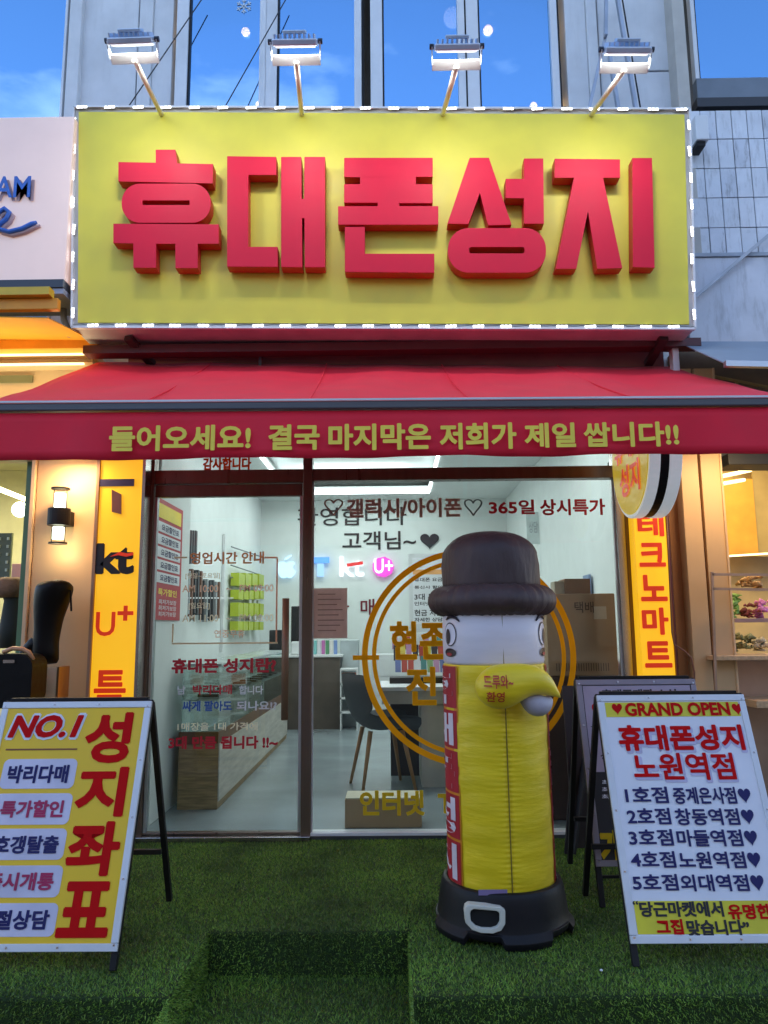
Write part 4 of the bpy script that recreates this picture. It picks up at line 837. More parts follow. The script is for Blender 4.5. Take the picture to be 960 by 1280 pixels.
# boot on display stand
ly = 4.35; bt = thing('leather_boot', P3(65, 832, ly), 'tall black leather boot standing on a clear display block', 'boot')
prof = [(30, 812, 6), (45, 800, 11), (58, 790, 15), (60, 775, 15.5), (62, 760, 18), (65, 745, 20.5), (67, 730, 22), (68, 725, 20)]
b = MB(); q = YP(ly); N = 24
leather = M('black_leather', (.005, .004, .004), .45, var=.2, bump=.2, bs=25, spec=.2)
sec = [(58, 831, 15, .07), (57, 815, 15.5, .075), (57, 800, 15, .075), (60, 785, 15, .08), (61, 770, 17, .09), (64, 755, 20, .1), (67, 740, 22.5, .11), (69, 731, 22, .11), (68, 726.5, 18, .09)]
for px, py, hw, dy in sec:
    a, z = q.px(px, py); w = hw / F * 4.4
    for k in range(N): t_ = 2 * math.pi * k / N; b.v.append((a + w * math.cos(t_), ly - dy * math.sin(t_), z + .012 * math.sin(t_ * 2)))
for i in range(len(sec) - 1):
    for k in range(N): b.face((i * N + k, i * N + (k + 1) % N, (i + 1) * N + (k + 1) % N, (i + 1) * N + k))
b.face([k for k in reversed(range(N))]); b.face([(len(sec) - 1) * N + k for k in range(N)])
b.build('shaft', leather, bt, smooth=True, sub=1)
b = MB(); b.tube([q.pt(*q.px(56, 812)), q.pt(*q.px(46, 800)), q.pt(*q.px(38, 812)), q.pt(*q.px(28, 822)), q.pt(*q.px(22, 828))], [.06, .055, .045, .035, .015], 14); b.build('foot', leather, bt, smooth=True, sub=1)
b = MB(); b.tube([q.pt(*q.px(90, 738), .02), q.pt(*q.px(91, 764), .02)], .006, 6); b.build('pull_tab', leather, bt)
ds = thing('display_block', P3(65, 876, ly), 'clear brass edged block carrying the black boot', 'display stand'); x0, x1, z0, z1 = q.rect(47, 833, 79, 900)
b = MB(); b.box(x0 + .008, x1 - .008, ly - .06, ly + .06, z0, z1 - .004); b.build('block', M('acrylic_amber', (.85, .62, .38), .12, coat=.4), ds)
for xx in (x0, x1 - .012): b = MB(); b.box(xx, xx + .012, ly - .07, ly + .07, z0, z1); b.build('edge', M('brass_edge', (.45, .25, .12), .3, .8), ds)
dt = MB(); dt.box(-3.2, P3(82, 900, ly).x, ly - .2, ly + .25, z0 - .04, z0 - .003); tag(dt.build('display_table', M('table_dark', (.06, .045, .04), .4), bev=.004), 'dark display table behind the left standing board', 'table')
for zz in ((-3.1), (P3(70, 900, ly).x)):
    pass
ltb = [MB().box(x, x + .04, y, y + .04, Z0, z0 - .041) for x in (-3.1, P3(74, 900, ly).x) for y in (ly - .18, ly + .18)]
tt = bpy.data.objects['display_table']
for l_ in ltb: l_.build('leg', M('table_dark'), tt)
bg_ = thing('leather_bag', P3(20, 885, 4.1), 'glossy black leather bag with tan handle at the left edge', 'bag'); q = YP(4.1)
x0, x1, z0, z1 = q.rect(-40, 817, 48, 884)
b = MB(); w = (x1 - x0) / 2; cx_ = (x0 + x1) / 2
b.prism(q, [rrect(x0, x1, z0, z1, .07, 6)], -.1, .08); b.build('body', leather, bg_, bev=.03, smooth=False)
b = MB(); b.tube([q.pt(*q.px(x, y), .05) for x, y in ((10, 815), (22, 810), (34, 811), (42, 815), (47, 824))], .012, 8); b.build('handle', M('tan_leather', (.5, .25, .12), .4), bg_, smooth=True)
b = MB(); b.slab(q, *q.rect(14, 824, 28, 828), .081, .086); b.build('clasp', steel, bg_)
cm_ = thing('dressed_bust', P3(14, 815, 4.9), 'dark dress with brown fur collar on a bust at far left', 'mannequin'); p = P3(14, 810, 4.9); z1 = P3(14, 722, 4.9).z
b = MB(); b.lathe((p.x, p.y, 0), [(.07, p.z), (.075, p.z + .15), (.06, p.z + .3), (.08, z1 - .1)], 16); b.build('dress', M('dress_dark', (.02, .025, .02), .7), cm_, smooth=True)
b = MB(); b.lathe((p.x - .02, p.y, 0), [(.09, z1 - .13), (.12, z1 - .09), (.11, z1 - .02), (.06, z1)], 20, fn=lambda r, z, t, i: (r * (1 + .08 * math.sin(9 * t + i)), z)); b.build('fur_collar', M('fur_brown', (.2, .12, .07), .9, var=.4, bump=.8, bs=60), cm_, smooth=True)
# window mullion of neighbour
tag(MB().box(*R4(26, 570, 33, 900, 4.68)[:2], 4.66, 4.72, Z0, 3.05).build('window_post', M('green_metal', (.1, .2, .1), .4), bev=.003), 'green window post left of the beige wall', 'post')

# ------------------------------------------------------------------ orange light box signs
ob = M('orange_lightbox', (.9, .55, .02), .4, emit=(1, .5, .01), es=.7, var=.03)
s1 = thing('carrier_sign', P3(145, 880, 4.5), 'tall orange lit sign with T, kt and U+ logos', 'sign')
q = YP(4.5); x0, x1, _, _ = q.rect(119, 575, 173, 880); zb_ = P3(145, 985, 4.5).z
b = MB(); b.box(x0, x1, 4.5, 4.62, zb_, 3.05); b.build('lightbox', ob, s1, bev=.004)
b = MB(); b.box(x0 - .02, x0 - .002, 4.49, 4.63, zb_, 3.05); b.build('side_trim', beige_d, s1); b = MB(); b.box(x1 + .002, x1 + .02, 4.49, 4.63, zb_, 3.05); b.build('side_trim', steel, s1)
pur = M('t_purple', (.04, .025, .09), .4); rg = M('sign_red_lit', (.6, .03, .01), .4, emit=(1, .05, .0), es=.35)
b = MB(); b.slab(q, *q.rect(125, 599, 168, 608), .002, .006); b.build('logo_bar', pur, s1)
b = MB(); b.prism(q, [[q.px(x, y) for x, y in ((140, 612), (152, 618), (152, 643), (140, 640))]], .002, .006); b.build('logo_stem', M('t_mauve', (.2, .07, .05), .4), s1)
ptext('kt', q, (121, 680, 167, 717), black_print, s1, off=.03, fat=.03)
b = MB(); b.prism(q, [[q.px(x, y) for x, y in ((138, 696), (150, 690), (160, 692), (167, 690), (167, 694), (158, 696), (148, 694))][::-1]], .005, .008); b.build('logo_stroke', rg, s1)
ptext('U', q, (120, 765, 144, 795), rg, s1, off=.01, fat=.005); ptext('+', q, (147, 757, 167, 776), rg, s1, off=.03)
ptext('특', q, (118, 838, 157, 884), rg, s1, off=.015, fat=.012); ptext('가', q, (118, 893, 157, 935), rg, s1, off=.015, fat=.012)
s2 = thing('vertical_shop_sign', P3(820, 880, 4.5), 'narrow orange lit sign with five red stacked letters', 'sign')
x0, x1, _, _ = q.rect(791, 650, 834, 830); x0 = q.px(797, 740)[0]; x1 = q.px(838, 740)[0]; zb_ = P3(820, 930, 4.5).z
b = MB(); b.box(x0, x1, 4.5, 4.6, zb_, 3.0); b.build('lightbox', ob, s2, bev=.004)
b = MB(); b.box(x1 + .002, x1 + .012, 4.49, 4.61, zb_, 3.0); b.build('side_trim', M('maroon_trim', (.12, .02, .02), .4), s2)
for ch, bx in zip('테크노마트', ((797, 642, 829, 670), (799, 679, 831, 708), (801, 719, 833, 751), (803, 760, 835, 793), (806, 802, 839, 834))): ptext(ch, q, bx, rg, s2, off=.02, fat=.02)
rb = thing('round_sign', P3(800, 560, 4.1), 'round projecting sign with yellow face and black banded rim', 'sign')
RXs = 1.31; RYc = 4.1; zc = YP(3.8).px(820, 571)[1] + .06; Rr = .33
def disc(x0, x1, r, mt, nm, ri=0, bev=0):
    b = MB(); n = 48; 
    for x in (x0, x1):
        for k in range(n): t_ = 2 * math.pi * k / n; b.v.append((x, RYc + r * math.cos(t_), zc + r * math.sin(t_)))
    for k in range(n): b.face((k, (k + 1) % n, n + (k + 1) % n, n + k))
    b.face(list(reversed(range(n)))); b.face(list(range(n, 2 * n))); o = b.build(nm, mt, rb, bev=bev); return o
rimw = M('rim_white', (.8, .82, .84), .4, emit=(.8, .9, 1), es=.3)
disc(RXs, RXs + .055, Rr, rimw, 'rim', bev=.004); disc(RXs + .056, RXs + .1, Rr - .004, black, 'band'); disc(RXs + .101, RXs + .165, Rr, rimw, 'rim', bev=.004)
disc(RXs - .006, RXs - .001, Rr - .02, M('disc_yellow', (.8, .62, .03), .4, emit=(1, .7, .02), es=.25), 'face')
qd = Plane((RXs - .008, RYc, zc), (0, -1, 0), (0, 0, 1)); qd.n = Vector((-1, 0, 0))
text('휴대폰', qd, (-.24, .24, .0, .15), rg, rb, off=.022, fat=.01, n=.002); text('성지', qd, (-.17, .17, -.2, -.03), rg, rb, off=.022, fat=.01, n=.002)
b = MB(); b.bar((RXs + .08, RYc + Rr - .01, zc + .1), (RXs + .08, 4.75, zc + .1), .03); b.build('arm', black, rb)
# ------------------------------------------------------------------ right columns
rc = thing('beige_column', P3(880, 900, 4.5), 'tall beige panelled column right of the narrow orange sign', 'column')
def colp(pa, pb, y0, y1, mt, nm='panel', py=740): 
    q = YP(y0); a = q.px(pa, py)[0]; c = q.px(pb, py)[0]; b = MB(); b.box(a, c, y0, y1, Z0, 3.05); return b.build(nm, mt, rc, bev=.003)
colp(842, 861, 4.56, 4.7, M('orange_brown', (.4, .17, .05), .5), 'recess'); colp(861.5, 884, 4.47, 4.7, beige); colp(884.6, 887, 4.5, 4.7, beige_d, 'groove'); colp(887.5, 912, 4.47, 4.7, beige); colp(912.5, 915, 4.46, 4.7, M('beige_light'), 'corner_trim')
tag(MB().tube([P3(833, 640, 4.42), P3(836, 700, 4.42), P3(840, 790, 4.42), P3(843, 806, 4.42), P3(856, 814, 4.42), P3(864, 822, 4.42), P3(868, 840, 4.42), P3(868, 880, 4.42)], .005, 8).build('cable', M('cable_brown', (.2, .08, .05), .5), smooth=True), 'brown cable hanging down beside the narrow orange sign', 'cable')
lamp_area((1.95, 4.1, 2.5), (2.0, 4.6, 1.0), .3, .1, 6.5, (1, .7, .36), rc)
# right neighbour shop
nr = MB(); nr.box(2.12, 4.4, 6.4, 6.5, Z0, 3.2); nr.box(2.02, 2.1, 4.75, 6.4, Z0, 3.2); struct('right_room_wall', nr, M('room_sand', (.6, .45, .22), .6))
nr = MB(); nr.box(2.0, 4.4, 4.7, 6.5, 3.0, 3.1); struct('right_room_ceiling', nr, M('room_sand'))
nr = MB(); nr.box(2.0, 4.4, 4.75, 6.5, 0.006, Z0 + .02); struct('right_room_floor', nr, M('room_floor'))
q = YP(6.2); op = thing('orange_partition', P3(925, 690, 6.2), 'orange partition panel inside the right shop', 'partition'); b = MB(); b.slab(q, *q.rect(900, 600, 941, 696), 0, .05); b.build('panel', M('amber_panel', (.62, .33, .05), .5), op); b = MB(); b.slab(q, *q.rect(941.5, 580, 990, 696), 0, .03); b.build('side_panel', M('room_tan', (.4, .3, .13), .5), op)
rl = thing('strip_light', P3(930, 600, 5.6), 'pair of warm strip lights in the right shop ceiling', 'strip light')
for pa, pb in (((890, 598), (938, 588)), ((890, 607), (930, 600))): b = MB(); b.tube([P3(*pa, 5.4), P3(*pb, 5.8)], .014, 8); b.build('tube', wl_, rl)
b = MB(); b.bar(P3(880, 697, 5.9), P3(990, 690, 5.9), .014); b.build('tube', wl_, rl)
lamp_area((2.6, 5.4, 2.9), (2.6, 5.6, 0), .8, .6, 34, (1, .78, .42), rl)
gr_ = thing('garment_rack', P3(925, 900, 4.6), 'pinkish metal shelf rack at the right shop entrance', 'rack'); rm = M('rose_metal', (.45, .3, .22), .35, .6)
q = YP(4.35)
for seg in (((890, 718), (1010, 719)), ((891, 736), (1010, 738)), ((890, 715), (896, 905))):
    b = MB(); b.bar(q.pt(*q.px(*seg[0])), q.pt(*q.px(*seg[1])), .014); b.build('rail', rm, gr_)
b = MB(); a = q.px(894, 820); b.box(a[0], a[0] + .7, 4.35, 4.75, a[1] - .025, a[1]); b.build('shelf', wood_l, gr_, bev=.003)
b = MB(); b.box(a[0] + .2, a[0] + .7, 4.6, 4.64, Z0, a[1] - .026); b.build('post', rm, gr_)
b = MB(); a2 = q.px(940, 875); b.box(a2[0], a2[0] + .5, 4.3, 4.7, a2[1] - .04, a2[1]); b.build('shelf', wood_l, gr_, bev=.003)
names = [('tan folded scarf on the upper rack rail at right', 922, 722, 952, 736, (.45, .25, .1)), ('dark red flower bundle in the right shop', 928, 757, 946, 772, (.25, .05, .04)), ('pink flower bundle at the right edge', 948, 752, 966, 772, (.75, .25, .6)), ('olive plant cluster on the wooden shelf', 920, 795, 940, 815, (.2, .2, .08)), ('mixed cream ornaments beside the olive plant cluster', 941, 800, 958, 815, (.5, .42, .28)), ('green paper triangle by the column', 914, 742, 922, 772, (.2, .4, .1))]
for lab, x0, y0, x1, y1, c_ in names:
    q = YP(5.0 if y0 < 790 else 4.6); a0, a1, b0, b1 = q.rect(x0, y0, x1, y1); b = MB(); nn = 16
    for k in range(nn):
        ax = random.uniform(a0, a1); az = random.uniform(b0, b1); s = random.uniform(.012, .028); b.tube([(ax - s, q.o.y + random.uniform(-.05, .05), az), (ax, q.o.y + random.uniform(-.05, .05), az + s * .6), (ax + s, q.o.y + random.uniform(-.05, .05), az)], [s * .3, s * .7, s * .2], 6)
    tag(b.build('shop_goods', M('goods_%d' % x0, c_, .6, var=.4, vs=30), smooth=True), lab, 'goods')
q = YP(5.0); tag(MB().slab(q, *q.rect(914, 773, 960, 778), -.15, .05).build('glass_shelf', M('shelf_mauve', (.3, .2, .22), .3), bev=.002), 'thin mauve shelf under the flower bundles', 'shelf')
tag(MB().slab(YP(5.1), *YP(5.1).rect(920, 830, 945, 880), -.2, .0).build('storage_crate', M('crate_grey', (.33, .33, .25), .5), bev=.004), 'pale grey crate under the wooden shelf at right', 'crate')
# grey awning right and beam
ga = thing('grey_awning', P3(920, 440, 4.4), 'grey neighbouring awning seen from below at the right', 'awning')
A, B_, Cc, D = P3(846, 428, 4.5), P3(1150, 428, 4.5), P3(1250, 462, 3.75), P3(906, 455, 3.75)
b = MB(); b.hexa([p + Vector((0, 0, d)) for d in (0, .006) for p in (A, B_, Cc, D)]); b.build('canvas', M('awning_grey', (.25, .3, .36), .6, var=.08), ga)
b = MB(); b.bar(D, Cc, .03, .03); b.build('front_bar', alu, ga)
tag(MB().box(*R4(838, 426, 846, 470, 4.4)[:2], 4.36, 4.42, R4(838, 426, 846, 466, 4.4)[2], R4(838, 426, 846, 466, 4.4)[3]).build('bracket', alu_w, bev=.003), 'white upright bracket at the right end of the red awning', 'bracket')
rf = thing('right_fascia', P3(900, 480, 4.6), 'brown timber fascia between red awning and grey awning', 'fascia')
x0, x1, z0, z1 = R4(846, 438, 1100, 575, 4.6); b = MB(); b.box(x0, x1, 4.6, 4.7, z0 + .1, z1); b.build('board', M('fascia_brown', (.22, .13, .06), .6, var=.5, vs=2.5), rf)
b = MB(); b.bar(P3(890, 470, 4.5), P3(1000, 492, 4.5), .014); b.bar(P3(921, 475, 4.52), P3(921, 492, 4.52), .014); b.build('rail', M('rail_gold', (.5, .36, .15), .4, .4), rf)
tag(MB().box(*R4(906, 568, 1060, 582, 4.55)[:2], 4.5, 4.7, *R4(906, 568, 1060, 582, 4.55)[2:]).build('shutter_box', M('shutter_dark', (.05, .05, .05), .5), bev=.004), 'dark shutter box above the right shop entrance', 'shutter box')

# ------------------------------------------------------------------ A-boards
def board(px_tl, px_tr, px_bl, px_br, Dt, Db, leg_z0, label, name='standing_board', frame=alu_w, face=white_print):
    tl, tr = P3(*px_tl, Dt), P3(*px_tr, Dt); bl, brr = P3(*px_bl, Db), P3(*px_br, Db)
    xa, xb = (tl.x + bl.x) / 2, (tr.x + brr.x) / 2; zt, zb = (tl.z + tr.z) / 2, (bl.z + brr.z) / 2
    v = Vector((0, Dt - Db, zt - zb)); H = v.length; pl = Plane((xa, Db, zb), (1, 0, 0), v); Wd = xb - xa
    o = thing(name, (xa + Wd / 2, Db, Z0), label, 'standing sign')
    vn = v.normalized(); k = (zb - Z0 - .012) / vn.z
    for a in (.012, Wd - .012):
        b = MB(); b.bar(pl.pt(a, -k, -.018), pl.pt(a, H + .01, -.018), .024, .024, up=(0, 1, 0)); b.build('leg', black, o, bev=.002)
        top = pl.pt(a, H, -.03); b = MB(); b.bar(top, (top.x, top.y + (top.y - pl.pt(a, -k).y) * .9 + .05, Z0 + .014), .024, .024, up=(0, 1, 0)); b.build('rear_leg', black, o, bev=.002)
    b = MB(); b.bar(pl.pt(.02, H + .012, -.018), pl.pt(Wd - .02, H + .012, -.018), .022); b.build('top_rail', black, o, bev=.002)
    ry = pl.pt(0, H).y + (pl.pt(0, H).y - pl.pt(0, -k).y) * .9 + .05
    zc_ = Z0 + .26; yc = pl.pt(0, H).y + (ry - pl.pt(0, H).y) * (1 - (zc_ - Z0) / (pl.pt(0, H).z - Z0)); b = MB(); b.bar((xa + .012, yc, zc_), (xb - .012, yc, zc_), .02); b.build('cross_bar', black, o)
    b = MB(); b.bar(pl.pt(.02, -k + .12, -.02), pl.pt(Wd - .02, -k + .12, -.02), .012); b.build('cross_bar', black, o)
    b = MB(); b.slab(pl, .012, Wd - .012, .012, H - .012, -.004, .004); b.build('face', face, o)
    fw = .026
    for r in ((0, Wd, H - fw, H), (0, Wd, 0, fw), (0, fw, fw + .001, H - fw - .001), (Wd - fw, Wd, fw + .001, H - fw - .001)):
        b = MB(); b.slab(pl, *r, -.006, .009); b.build('frame_rail', frame, o, bev=.002)
    for a, c in [(x, y) for x in (.013, Wd - .013) for y in np.linspace(.02, H - .02, 5)] + [(Wd * f_, y) for f_ in (.35, .65) for y in (.013, H - .013)]:
        b = MB(); b.lathe((0, 0, 0), [(.004, 0), (.004, .002)], 8); b.v = [tuple(pl.pt(a + x, c + y, .0095 + z)) for x, y, z in b.v]; b.build('rivet', steel, o)
    return o, pl, Wd, H
bd, pl, Wd, H = board((0.5, 879), (185, 876), (-61, 1192), (153, 1188), 3.23, 2.93, 0, 'yellow standing board with tall red letters and NO.1', face=M('board_yellow', (.9, .56, .01), .45, var=.04))
brt = M('board_red', (.58, .002, .003), .7, spec=.15, var=.05)
def bt_(s, bx, mt, **k): k.setdefault('n', .006); ptext(s, pl, bx, mt, bd, **k)
bt_('성', (108, 892, 163, 953), brt, off=.022, fat=.02); bt_('지', (97, 960, 157, 1020), brt, off=.022, fat=.02)
bt_('좌', (86, 1028, 149, 1094), brt, off=.022, fat=.02); bt_('표', (76, 1103, 138, 1171), brt, off=.022, fat=.02)
bt_('NO.1', (15, 893, 102, 924), white_print, off=.05, fat=.05, skew=.25, n=.005); bt_('NO.1', (17, 895, 100, 922), brt, off=.03, fat=.025, skew=.25, n=.0075)
r = pl.rect(8, 936, 97, 938); b = MB(); b.slab(pl, *r, .0045, .006); b.build('rule', M('rule_brown', (.25, .08, .02), .5), bd)
for i, (s, mt, bx, tx) in enumerate((('박리다매', navy, (3, 949, 95, 986), (11, 957, 86, 979)), ('특가할인', M('magenta_print', (.4, .01, .08), .5), (-8, 992, 89, 1031), (2, 1001, 80, 1022)), ('호갱탈출', navy, (-18, 1036, 82, 1075), (-6, 1045, 74, 1067)), ('즉시개통', M('magenta_print'), (-30, 1082, 77, 1122), (-16, 1091, 68, 1113)), ('친절상담', navy, (-40, 1129, 71, 1171), (-28, 1138, 62, 1162)))):
    r = pl.rect(*bx); b = MB(); b.prism(pl, [rrect(r[0], r[1], r[2], r[3], .022, 6)], .0042, .0058); b.build('caption_panel', M('caption_lilac', (.66, .62, .74), .5), bd)
    bt_(s, tx, mt, off=.022, fat=.015, n=.0075)
bd, pl, Wd, H = board((752, 868), (936, 870), (780, 1175), (993, 1184), 3.26, 2.95, 0, 'white GRAND OPEN standing board listing five branches')
yb = M('banner_yellow', (.72, .62, .03), .5)
b = MB(); r = pl.rect(763, 877, 928, 896); b.slab(pl, .03, Wd - .03, r[2], H - .03, .0042, .0056); b.build('title_band', yb, bd)
zz = pl.px(880, 1126)[1]; b = MB(); b.slab(pl, .03, Wd - .03, .03, zz, .0042, .0056); b.build('footer_band', yb, bd)
bt_('GRAND OPEN', (781, 879, 911, 895), brt, off=.025, fat=.02, n=.007)
for cx_ in (771, 921): a, c = pl.px(cx_, 887); b = MB(); b.prism(pl, [heart(a, c, .042, .046)], .006, .0075); b.build('heart', brt, bd)
lil = M('outline_lilac', (.55, .5, .66), .5)
bt_('휴대폰성지', (775, 909, 930, 941), lil, off=.05, fat=.03, n=.005); bt_('휴대폰성지', (773, 907, 928, 938), brt, off=.022, fat=.02, n=.007)
bt_('노원역점', (793, 944, 919, 978), lil, off=.05, fat=.03, n=.005); bt_('노원역점', (791, 942, 917, 975), brt, off=.012, fat=.016, n=.007)
for i, (s1_, s2_, y0) in enumerate((('1호점', '중계은사점', 984), ('2호점', '창동역점', 1010.5), ('3호점', '마들역점', 1037), ('4호점', '노원역점', 1064.5), ('5호점', '외대역점', 1093))):
    dx = i * 2.3; x0 = 781 + dx; bt_(s1_, (x0, y0, x0 + 53 + i * .8, y0 + 20), navy, off=.012, fat=.018, n=.007)
    bt_(s2_, (841 + dx, y0 + .5, 919 + dx * 1.7, y0 + 21), navy, off=.012, fat=.018, n=.007)
    a, c = pl.px(930 + i * 4, y0 + 11); b = MB(); b.prism(pl, [heart(a, c, .048, .054)], .006, .0075); b.build('heart', navy, bd)
bt_('“', (790, 1126, 797, 1131), black_print, off=.02, n=.007); bt_('당근마켓에서', (799, 1127, 903, 1146), black_print, off=.03, fat=.012, n=.007); bt_('유명한', (909, 1130, 963, 1149), M('board_red'), off=.03, fat=.012, n=.007)
bt_('그집', (820, 1149, 853, 1168), M('board_red'), off=.03, fat=.012, n=.007); bt_('맞습니다”', (858, 1150, 936, 1170), black_print, off=.03, fat=.012, n=.007)
# dark board behind
bd, pl, Wd, H = board((722, 848), (872, 851), (742, 1082), (905, 1084), 3.78, 3.55, 0, 'dim mauve standing board half hidden behind the white board', frame=M('old_alu', (.28, .24, .27), .5, .3), face=M('dark_face', (.02, .017, .02), .5))
b = MB(); zz = pl.px(760, 965)[1]; b.slab(pl, .03, Wd - .03, zz, H - .03, .0042, .0056); b.build('upper_print', M('mauve_print', (.42, .34, .42), .5), bd)
bt_('휴대폰매장 소식', (752, 862, 845, 873), black_print, off=.03, fat=.015, n=.007); bt_('!', (740, 880, 749, 898), brt, off=.03, n=.007, fat=.02)
r = pl.rect(738, 908, 760, 909); b = MB(); b.slab(pl, *r, .006, .007); b.build('rule', black_print, bd)
bt_('SEXY'[0:0] + '상담', (750, 940, 775, 950), black_print, off=.02, n=.007)
bt_('가격', (750, 1038, 800, 1080), M('yellow_vinyl'), off=.04, fat=.02, n=.007)
for i in range(3): bt_('최신', (752, 975 + i * 9, 772, 981 + i * 9), white_print, off=.02, n=.007)
# folded dark frame leaning by the window
fo = thing('folded_easel', P3(725, 1060, 4.3), 'folded black easel leaning between the mascot and mauve board', 'easel')
for a, c in (((722, 870), (708, 1070)), ((742, 872), (716, 1072)), ((716, 960), (712, 1062))):
    p0, p1 = P3(*a, 4.5), P3(*c, 4.3); p1.z = Z0 + .01; b = MB(); b.bar(p0, p1, .03, .02); b.build('leg', black, fo)
b = MB(); b.hexa([P3(706, 862, 4.52), P3(748, 862, 4.52), P3(748, 862, 4.5), P3(706, 862, 4.5), P3(728, 864, 4.56), P3(748, 864, 4.56), P3(748, 1068, 4.46), P3(712, 1068, 4.46)]) if False else b.slab(Plane((P3(715, 1060, 4.4).x, 4.38, Z0 + .02), (1, 0, 0), (0, .12, 1)), 0, .24, 0, .86, 0, .015)
b.build('panel', M('easel_dark', (.03, .02, .02), .5), fo)

# ------------------------------------------------------------------ inflatable mascot
MY = 3.36; mc = P3(620, 950, MY); MX0, MX1 = P3(627, 1100, MY).x, P3(614.5, 760, MY).x
mz = lambda py, px=622, Y=MY: P3(px, py, Y).z
ZBT = mz(1097); Zseam = mz(829); Zbrim0 = mz(765); Zcb = mz(738); Zct = mz(665)
mas = thing('inflatable_figure', (MX0, MY, Z0), 'tall yellow inflatable figure with dark bowler hat and black base', 'inflatable')
def ax(z): t_ = (z - ZBT) / (Zcb - ZBT); return MX0 + (MX1 - MX0) * t_
Rb = .215
nylon_y = M('nylon_yellow', (.84, .6, .006), .42, var=.12, vs=3, bump=.3, bs=9, stretch=(1, 1, 5), sheen=.1)
nylon_w = M('nylon_white', (.74, .67, .7), .42, var=.04, bump=.12, bs=9, stretch=(1, 1, 4))
nylon_d = M('nylon_brown', (.075, .042, .038), .6, var=.25, vs=3, bump=.6, bs=14, stretch=(2.5, 2.5, .8))
def fig(prof, mt, nm, n=72, fn=None, par=None, sub=0):
    b = MB(); k0 = 0; ff = fn
    for i, (r, z) in enumerate(prof):
        for j in range(n):
            t_ = 2 * math.pi * j / n; rr_, zz_ = (r, z) if ff is None else ff(r, z, t_)
            b.v.append((ax(zz_) + rr_ * math.sin(t_), MY - rr_ * math.cos(t_), zz_))
    for i in range(len(prof) - 1):
        for j in range(n): b.face((i * n + j, i * n + (j + 1) % n, (i + 1) * n + (j + 1) % n, (i + 1) * n + j))
    b.face(list(reversed(range(n)))); b.face([(len(prof) - 1) * n + j for j in range(n)])
    return b.build(nm, mt, par or mas, smooth=True)
def pucker(r, z, t_):
    d = math.atan2(math.sin(t_ - .06), math.cos(t_ - .06)); g_ = math.exp(-(d / .05) ** 2); g2 = math.exp(-(d / .16) ** 2)
    return r - .006 * g_ + .0018 * g2 * math.sin(z * 330) + .0015 * math.sin(z * 60 + 2 * math.sin(t_ * 3)) * (1 - g2) * .6 - .0025 * math.sin(5 * t_ + z * 9), z
zs = np.linspace(ZBT - .03, Zseam, 170)
body = fig([(Rb + .004 * math.sin((z - ZBT) / (Zseam - ZBT) * math.pi), z) for z in zs], nylon_y, 'body', n=240, fn=pucker)
fig([(Rb - .003, Zseam + .001), (Rb + .001, Zseam + .012), (Rb + .003, (Zseam + Zbrim0) / 2), (Rb, Zbrim0 + .04)], nylon_w, 'face_band', n=120)
b = MB(); b.tube([(ax(z) + (Rb + .002) * math.sin(.06), MY - (Rb + .0) * math.cos(.06) , z) for z in np.linspace(ZBT, Zbrim0, 20)], .0022, 6); b.build('seam', M('seam_dark', (.2, .14, .02), .6), mas)
br_c = (Zbrim0 + Zcb) / 2 - .0; br_h = (Zcb - Zbrim0) / 2 + .02
bp_ = [(.19 + .088 * math.cos(a_), br_c + br_h * math.sin(a_)) for a_ in np.linspace(-math.pi / 2, math.pi / 2, 15)]
fig(bp_, nylon_d, 'hat_brim', n=120, fn=lambda r, z, t_: (r + .006 * math.sin(46 * t_ + 4 * math.sin(5 * t_)) * (1 - abs((r - .235) / .05) ** 2 if abs(r - .235) < .05 else 0), z + .002 * math.sin(38 * t_ + 2 * math.sin(7 * t_))))
ch = Zct - Zcb; Rc = .211
cp = [(Rc - .004, Zcb - .01), (Rc, Zcb + .03), (Rc + .002, Zcb + ch * .4), (Rc - .002, Zcb + ch * .54)] + [(Rc * math.cos(k) ** .8, Zcb + ch * (.54 + .46 * math.sin(k))) for k in np.linspace(.2, 1.55, 9)]
fig(cp, nylon_d, 'hat_crown', n=120, fn=lambda r, z, t_: (r + .003 * math.sin(9 * t_ + 20 * z) * min(1, r / .2), z))
def onbody(t_, z, n=0.0, R_=None): R_ = (R_ or Rb) + .004 + n; return Vector((ax(z) + R_ * math.sin(t_), MY - R_ * math.cos(t_), z))
def patch(t0, t1, z0, z1, mt, nm, n=.0015, nt=14, nzz=3):
    b = MB()
    for j in range(nzz + 1):
        for i in range(nt + 1): b.v.append(tuple(onbody(t0 + (t1 - t0) * i / nt, z0 + (z1 - z0) * j / nzz, n)))
    for j in range(nzz):
        for i in range(nt): k = j * (nt + 1) + i; b.face((k, k + 1, k + nt + 2, k + nt + 1))
    return b.build(nm, mt, mas, smooth=True)
msr = M('mascot_red', (.42, .008, .02), .5); mso = M('mascot_orange', (.75, .25, .02), .4); msw = M('mascot_white', (.75, .66, .7), .4)
Zs = [Zseam - .004, mz(883), mz(932), mz(985), mz(1041), mz(1095)]
for sgn, t0, t1 in ((-1, -2.1, -.93), (1, 1.2, 2.3)):
    patch(t0 - .03, t1 + .03, Zs[-1] - .005, Zs[0], mso, 'label_border', .001, 16, 8)
    for i, chh in enumerate('휴대폰성지'):
        patch(t0, t1, Zs[i + 1] + .006, Zs[i] - .004, msr, 'label_panel', .003, 16, 2)
        mid = (t0 + t1) / 2; hw = (t1 - t0) / 2 - .1
        text(chh, None, (mid - hw, mid + hw, Zs[i + 1] + .018, Zs[i] - .016), msw, mas, off=.03, n=.005, fat=.0, wrap=lambda a, b_, n_: onbody(a, b_, n_))
